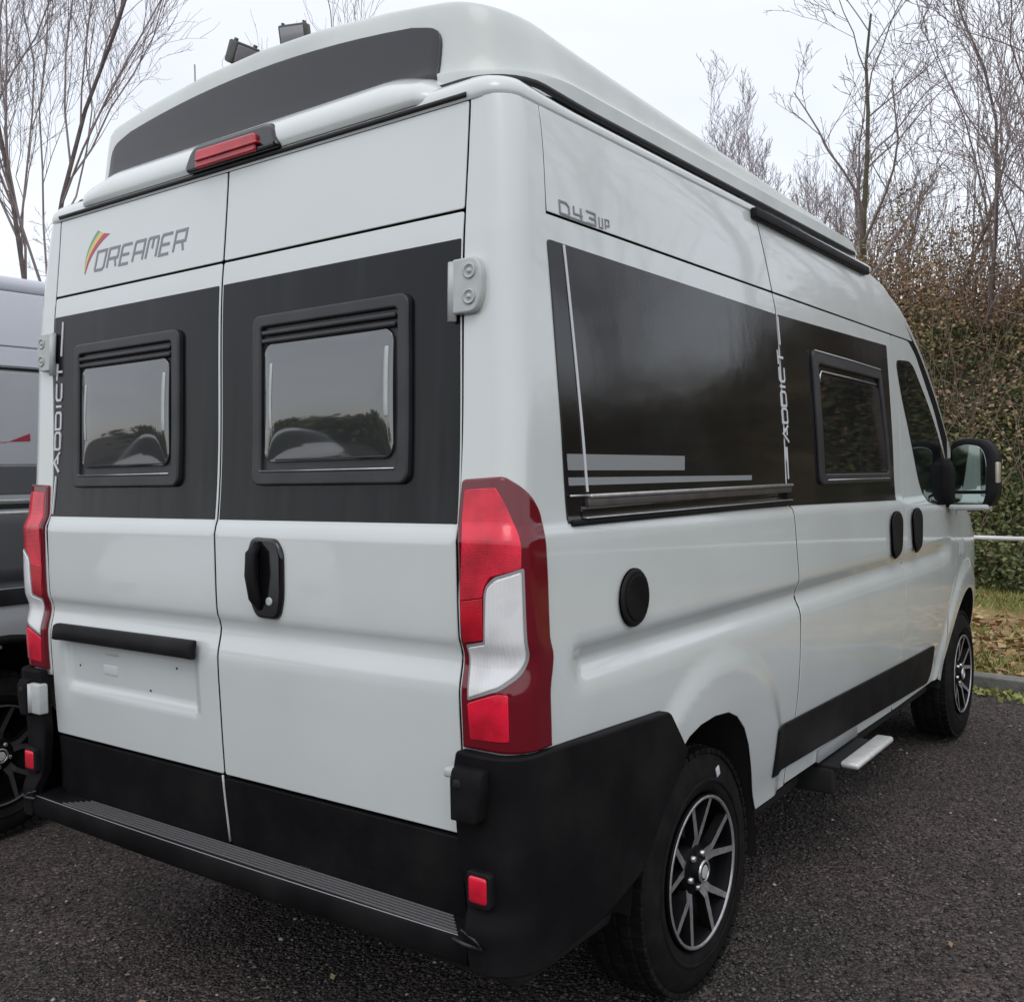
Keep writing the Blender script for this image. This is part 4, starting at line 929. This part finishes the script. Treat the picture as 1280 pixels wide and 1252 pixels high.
# weeds along the kerb foot
q=np.array([(*K(rng.uniform(-1.5,1.5),-abs(rng.normal(0,.10))-.01),rng.uniform(0,.03)) for _ in range(700)]); leaves('weeds',q,.035,M['grass'],flat=.7)
# ground cover on the bank: ivy low down, brambles and dead stems above
def bankpts(n,t0,t1,d0,d1,h,pw=.7):
    t=rng.uniform(t0,t1,n); d=rng.uniform(d0,d1,n); cl=.5+.5*np.sin(3.3*t+1.4*np.sin(2.9*d))*np.sin(3.1*d+.8*t); kp=rng.uniform(0,1,n)<.25+.75*cl; t,d,cl=t[kp],d[kp],cl[kp]; n=len(t); lift=h*(.08+.92*cl**1.5)*rng.uniform(0,1,n)**pw
    return np.array([(*K(a,b),terr(a,b)+l) for a,b,l in zip(t,d,lift)]),d,cl
p,d,cl=bankpts(85000,-4.2,2.4,4.9,8.2,.75); z=p[:,2]; keep=rng.uniform(0,1,len(z))<np.clip(1.25-(z-1.0)/3.4,.12,1); leaves('ivy_ground_cover',p[keep],.046,M['leaf_green'],tints=np.clip(.15+.5*cl[keep]+rng.normal(0,.22,keep.sum()),0,1))
p,d,cl=bankpts(100000,-5.6,2.8,5.6,11.5,2.0,1.6); z=p[:,2]; keep=rng.uniform(0,1,len(z))<np.clip((z-1.2)/2.2,.05,1); leaves('bramble_thicket',p[keep],.042,M['leaf_brown'],tints=np.clip(.1+.55*cl[keep]+rng.normal(0,.25,keep.sum()),0,1))
p,d,cl=bankpts(38000,2.2,22,4.9,10,1.2); leaves('ivy_ground_cover',p,.10,M['leaf_green'])
p,d,cl=bankpts(30000,2.6,22,5.6,12,1.6); leaves('bramble_thicket',p,.10,M['leaf_brown'])
# arching dead stems
def stems(name,n,t0,t1,d0,d1,hmin,hmax,m,rad=.006,arch=True):
    V=[];F=[]
    for _ in range(n):
        t=rng.uniform(t0,t1); d=rng.uniform(d0,d1); x,y=K(t,d); z=terr(t,d); h=rng.uniform(hmin,hmax); a=rng.uniform(0,2*PI); l=h*(rng.uniform(.4,1.3) if arch else rng.uniform(.05,.25)); P=[]
        for k in range(6):
            s=k/5; zz=z+h*(math.sin(s*PI*.62) if arch else s); P.append((x+math.cos(a)*l*s**1.4+rng.normal(0,.03),y+math.sin(a)*l*s**1.4+rng.normal(0,.03),zz))
        v,fa=tube(P,[rad*(1-.13*k) for k in range(6)],3,False); b=len(V); V+=v; F+=[tuple(i+b for i in q) for q in fa]
    return mk(name,V,F,m,None,centre=False,kind='stuff')
stems('bramble_stems',800,-6,3.5,5.6,11.5,.6,1.9,M['stem'],.007)
stems('upright_stems',700,-8,4.5,6.8,13,1.3,3.3,M['stem'],.0055,False)
# hedge added behind the photographer, unseen: darkens what the black panels reflect
q=[]
for _ in range(9000):
    a=rng.uniform(0,1); hh=2.3*(.9+.1*math.sin(23*a)+.06*math.sin(61*a)); q.append((-17+27*a,-11.5-4*a+rng.normal(0,.7),hh*rng.uniform(0,1)**.7))
leaves('reflection_hedge',np.array(q),.26,M['leaf_green'])

# ---------------------------------------------------------------- trees
def make_tree(seed,h,r0,spread,levels,nkids,lean=(0,0),fork=0,upright=.6,first=.25,twigr=.0045,sweep=.0):
    R=random.Random(seed); TV=[];TF=[];BV=[];BF=[]
    def addtube(P,rad,n,trunk):
        v,fa=tube(P,rad,n,False); V,F=(TV,TF) if trunk else (BV,BF); b=len(V); V.extend(v); F.extend(tuple(i+b for i in q) for q in fa)
    def grow(p,d,ln,rad,lev,trunk):
        ns=max(3,int(7-lev)); P=[p]; D=[]; q=p.copy(); dd=d.copy()
        for k in range(ns):
            j=.09+.05*lev
            dd=(dd+Vector((R.gauss(0,j),R.gauss(0,j),R.gauss(0,j*.6)+(.05 if lev else .03)*upright*2))).normalized(); q=q+dd*(ln/ns); P.append(q.copy()); D.append(dd.copy())
        end=max(rad*(.30 if lev==0 else .35),twigr*.6); rr=[rad+(end-rad)*k/ns for k in range(ns+1)]
        addtube(P,rr,7 if lev==0 else (5 if lev==1 else 3),trunk)
        if lev>=levels: return
        nk=nkids[lev]
        for k in range(nk):
            s=first+(1-first)*(k+R.random())/nk if lev==0 else .15+.85*(k+R.random())/nk
            s=min(s,.98); i=min(int(s*ns),ns-1); fr=s*ns-i; b=P[i].lerp(P[i+1],fr); td=D[i]
            az=R.uniform(0,2*PI); o=td.orthogonal().normalized(); o=Matrix.Rotation(az,3,td)@o
            an=R.uniform(.45,.95)*spread; nd=(td*math.cos(an)+o*math.sin(an)); nd.z+=.25*upright; nd.normalize()
            rb=rad+(end-rad)*s
            grow(b,nd,ln*R.uniform(.38,.62)*(1.15-.55*s),max(rb*R.uniform(.45,.62),twigr),lev+1,False)
    base=Vector((0,0,-.3)); d0=Vector((lean[0],lean[1],1)).normalized()
    if fork:
        P=[base,Vector((0,0,.6)),Vector((0,0,fork))]; addtube(P,[r0*1.25,r0,r0*.95],8,True)
        for k in range(2):
            a=(-1 if k else 1); grow(Vector((0,0,fork-.1)),Vector((a*.075*math.cos(.6)+lean[0],a*.075*math.sin(.6)+lean[1],1)).normalized(),h-fork,r0*.72,0,True)
    else: grow(base,d0,h,r0,0,True)
    return (TV,TF),(BV,BF)
def tree_at(px,dist,zb,spec,label,cat='tree',group=None,bark='bark',twig='twig',name='bare_tree',rot=None,share=None):
    dd=f+r2*((px-640)/FPX); hh=math.hypot(dd.x,dd.y); x=CAM[0]+dd.x/hh*dist; y=CAM[1]+dd.y/hh*dist
    if zb is None: # stand on the terrain
        v=np.array([x,y])-KA; t_,d_=v@KD,v@KN; zb=terr(t_,d_) if d_>.2 else 0
    e=bpy.data.objects.new(name,None); link(e,None,(x,y,zb)); e['label']=label; e['category']=cat
    if group: e['group']=group
    if share is None: 
        (tv,tf),(bv,bf)=make_tree(**spec)
        ms=[]
        for nm,v,fa,mm in (('trunk',tv,tf,M[bark]),('branches',bv,bf,M[twig])):
            me=bpy.data.meshes.new(nm); me.from_pydata([tuple(q) for q in v],[],fa); me.materials.append(mm); me.polygons.foreach_set('use_smooth',[True]*len(me.polygons)); ms.append((nm,me))
    else: ms=share
    for nm,me in ms:
        o=bpy.data.objects.new(nm,me); C.objects.link(o); o.parent=e
    if rot is not None: e.rotation_euler=(0,0,rot)
    return ms
# left, behind the silver van
tree_at(48,15,0,dict(seed=3,h=11.5,r0=.052,spread=.50,levels=4,nkids=[18,9,7,5],fork=3.2,upright=.8,first=.08,twigr=.0028),'tall bare tree with a forked trunk rising behind the silver van','tree')
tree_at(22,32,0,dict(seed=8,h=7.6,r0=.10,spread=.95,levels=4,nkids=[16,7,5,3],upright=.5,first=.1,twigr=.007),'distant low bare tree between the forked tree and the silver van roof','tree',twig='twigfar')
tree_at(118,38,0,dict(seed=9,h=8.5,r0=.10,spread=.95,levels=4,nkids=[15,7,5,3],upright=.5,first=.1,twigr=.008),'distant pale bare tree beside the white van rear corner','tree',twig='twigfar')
# tips over the roof
tree_at(418,30,0,dict(seed=12,h=15.3,r0=.13,spread=.6,levels=3,nkids=[14,5,3],upright=.8,first=.35,twigr=.008),'thin bare treetop showing just over the white van roof','tree')
# right, on the bank
tree_at(1072,17.0,None,dict(seed=21,h=5.6,r0=.062,spread=1.0,levels=4,nkids=[12,6,5,3],upright=.55,first=.12,twigr=.0045),'bare tree with a straight mossy trunk on the bank beyond the van roof','tree',bark='barkm')
tree_at(1238,16.5,None,dict(seed=22,h=5.6,r0=.036,spread=.6,levels=4,nkids=[14,6,4,3],upright=.8,first=.15,twigr=.0042),'slim upright bare tree on the bank near the right edge','tree')
tree_at(1278,15.5,None,dict(seed=23,h=5.8,r0=.04,spread=.6,levels=4,nkids=[14,6,4,3],upright=.8,first=.15,twigr=.0042),'dark slim bare tree cut by the right edge of the picture','tree')
tree_at(1205,19,None,dict(seed=24,h=3.4,r0=.04,spread=.7,levels=4,nkids=[13,6,4,2],upright=.7,first=.1,twigr=.005),'short twiggy bare tree left of the slim upright trees on the bank','tree')
tree_at(1140,20,None,dict(seed=25,h=3.0,r0=.035,spread=.75,levels=4,nkids=[13,6,4,2],upright=.7,first=.1,twigr=.005),'low bare sapling just right of the mossy tree on the bank','tree')
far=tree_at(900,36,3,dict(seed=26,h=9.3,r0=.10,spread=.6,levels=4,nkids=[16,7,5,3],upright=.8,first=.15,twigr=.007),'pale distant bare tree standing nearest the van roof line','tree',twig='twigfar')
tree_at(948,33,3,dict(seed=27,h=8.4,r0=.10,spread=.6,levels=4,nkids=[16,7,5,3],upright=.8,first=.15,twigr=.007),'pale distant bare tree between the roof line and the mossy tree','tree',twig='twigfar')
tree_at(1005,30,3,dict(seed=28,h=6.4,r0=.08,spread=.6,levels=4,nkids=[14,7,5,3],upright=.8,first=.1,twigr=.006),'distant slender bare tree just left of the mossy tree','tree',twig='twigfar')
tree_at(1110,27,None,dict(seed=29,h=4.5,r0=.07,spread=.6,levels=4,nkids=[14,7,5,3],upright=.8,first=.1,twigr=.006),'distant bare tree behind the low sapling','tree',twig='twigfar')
tree_at(1470,14,None,dict(seed=33,h=6.0,r0=.05,spread=1.0,levels=4,nkids=[12,7,5,3],upright=.5,first=.3,twigr=.004),'bare tree just outside the right edge, its twigs reaching towards the top corner','tree')
for k,(px,ds) in enumerate(((1500,15),(1750,14),(2100,16),(2600,15))):
    tree_at(px,ds,None,None,'bare tree on the bank outside the right edge, number unseen' if False else ['bare tree on the bank a little outside the right edge','bare tree on the bank well outside the right edge','bare tree on the bank level with the van side','bare tree on the bank furthest round to the right'][k],'tree',share=far,rot=k*1.3)

# ---------------------------------------------------------------- barrier rail, floodlights
bar=empty('barrier',(*K(0,4.2),.1),'low white horizontal rail on dark posts in front of the bank','barrier')
a=K(-9,4.2);b=K(12,4.2)
mk('rail',*tube([(a[0],a[1],.79),(b[0],b[1],.76)],.024,10),M['raillac'],bar)
c_=K(-.75,4.2); mk('rail_joint',*tube([(c_[0]-.03,c_[1]+.005,.7775),(c_[0]+.03,c_[1]-.005,.7772)],.028,10),M['steel'],bar)
for t in (-8,-5,-2.4,1.4,4.4,7.4,10.4):
    x,y=K(t,4.23); mk('post',*tube([(x,y,terr(t,4.2)-.2),(x,y,.80)],.03,8),M['steel'],bar)
dd=f+r2*((351-640)/FPX); hh=math.hypot(dd.x,dd.y); D0=10.; fx,fy=CAM[0]+dd.x/hh*D0,CAM[1]+dd.y/hh*D0
zt=CAM[2]+ (590-66)/FPX*D0*.965
mast=empty('floodlight_mast',(fx,fy,0),'two grey floodlights on one mast, just showing above the white van roof','floodlight')
mk('pole',*tube([(fx,fy,0),(fx,fy,zt-.45)],[.06,.045],12),M['steel'],mast)
rx=r2.x,r2.y
def along(s,dz): return (fx+r2.x*s,fy+r2.y*s,zt+dz)
mk('cross_bar',*tube([along(-.40,-.48),along(.40,-.44)],.025,8),M['steel'],mast)
for s,dz,yaw,tl_ in ((-.26,.02,.9,.5),(.25,.19,-.25,.25)):
    rot=Matrix.Rotation(math.atan2(r2.y,r2.x)+yaw,3,'Z')@Matrix.Rotation(tl_,3,'X')
    c0=Vector(along(s,dz))
    bx=[tuple(rot@Vector(v)+c0) for v in rbox((0,0,0),(.29,.13,.21),.02)[0]]; fb=rbox((0,0,0),(.29,.13,.21),.02)[1]
    fl=mk('floodlight',bx,fb,M['flood'],mast,edge=40)
    v,fa=rbox((0,-.068,0),(.24,.012,.16),.004); mk('glass',[tuple(rot@Vector(q)+c0) for q in v],fa,M['floodglass'],fl)
    parts=[]
    for k in range(6): parts.append(rbox((-.11+.044*k,.08,0),(.008,.04,.17),.001,None,1))
    for sx_ in (-1,1): parts.append(rbox((sx_*.11,0,.115),(.02,.05,.03),.004,None,1))
    v,fa=merge(parts); mk('cooling_fins',[tuple(rot@Vector(q)+c0) for q in v],fa,M['flood'],fl)
    mk('bracket',*tube([tuple(c0+Vector((0,0,-.02))),along(s,-.46+.05*s)],.016,6),M['steel'],fl)
thin=empty('thin_pole',(0,0,0),'faint thin pole far behind the vans, left of the floodlights','pole')
dd=f+r2*((258-640)/FPX); hh=math.hypot(dd.x,dd.y); px_,py_=CAM[0]+dd.x/hh*40,CAM[1]+dd.y/hh*40
thin.location=(px_,py_,0); WORG[thin.name]=Vector((px_,py_,0))
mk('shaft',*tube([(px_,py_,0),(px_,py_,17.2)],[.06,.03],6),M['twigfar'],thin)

# ---------------------------------------------------------------- loose stones and leaves on the gravel
def stones(name,n,region,s0,s1,m):
    ico=[(0,0,1),(.9,0,.1),(.28,.86,.1),(-.73,.53,.15),(-.73,-.53,.05),(.28,-.86,.12),(0,0,-.6)]
    IF=[(0,1,2),(0,2,3),(0,3,4),(0,4,5),(0,5,1),(6,2,1),(6,3,2),(6,4,3),(6,5,4),(6,1,5)]
    B=np.array(ico); P=region(n); n=len(P); s=rng.uniform(s0,s1,n)*rng.uniform(.6,1.3,n); a=rng.uniform(0,2*PI,n)
    ca,sa=np.cos(a),np.sin(a); st=rng.uniform(.6,1.5,n)
    X=B[None,:,0]*st[:,None]+rng.normal(0,.15,(n,7)); Y=B[None,:,1]+rng.normal(0,.15,(n,7)); Z=(B[None,:,2]+.35)*.62
    V=np.stack([P[:,0,None]+(X*ca[:,None]-Y*sa[:,None])*s[:,None],P[:,1,None]+(X*sa[:,None]+Y*ca[:,None])*s[:,None],Z*s[:,None]],-1).reshape(-1,3)
    T=(np.array(IF)[None]+7*np.arange(n)[:,None,None]).reshape(-1,3)
    me=bpy.data.meshes.new(name); me.vertices.add(len(V)); me.vertices.foreach_set('co',V.ravel()); me.loops.add(T.size); me.loops.foreach_set('vertex_index',T.ravel())
    me.polygons.add(len(T)); me.polygons.foreach_set('loop_start',np.arange(len(T))*3); me.update(calc_edges=True); me.materials.append(m)
    at=me.attributes.new('tint','FLOAT','FACE'); at.data.foreach_set('value',np.repeat(rng.uniform(0,1,n),10).astype(np.float32))
    o=bpy.data.objects.new(name,me); C.objects.link(o); o['kind']='stuff'
def near(n):
    # polar sampling about the standpoint so the chips are as dense as they look
    rr=rng.uniform(1.9,8.5,n); an=YAW+PI/2+rng.uniform(-.62,.62,n); return np.stack([CAM[0]+np.cos(an)*rr,CAM[1]+np.sin(an)*rr],1)
stones('gravel_chips',75000,near,.0035,.0085,M['stone'])
stones('pale_pebbles',170,near,.006,.013,M['palestone'])
q=np.concatenate([near(60),np.array([K(rng.uniform(-3,4),-abs(rng.normal(0,.7))-.05) for _ in range(130)])]); leaves('scattered_leaves',np.column_stack([q,rng.uniform(.006,.02,len(q))]),.022,M['leaf_brown'],flat=.2)
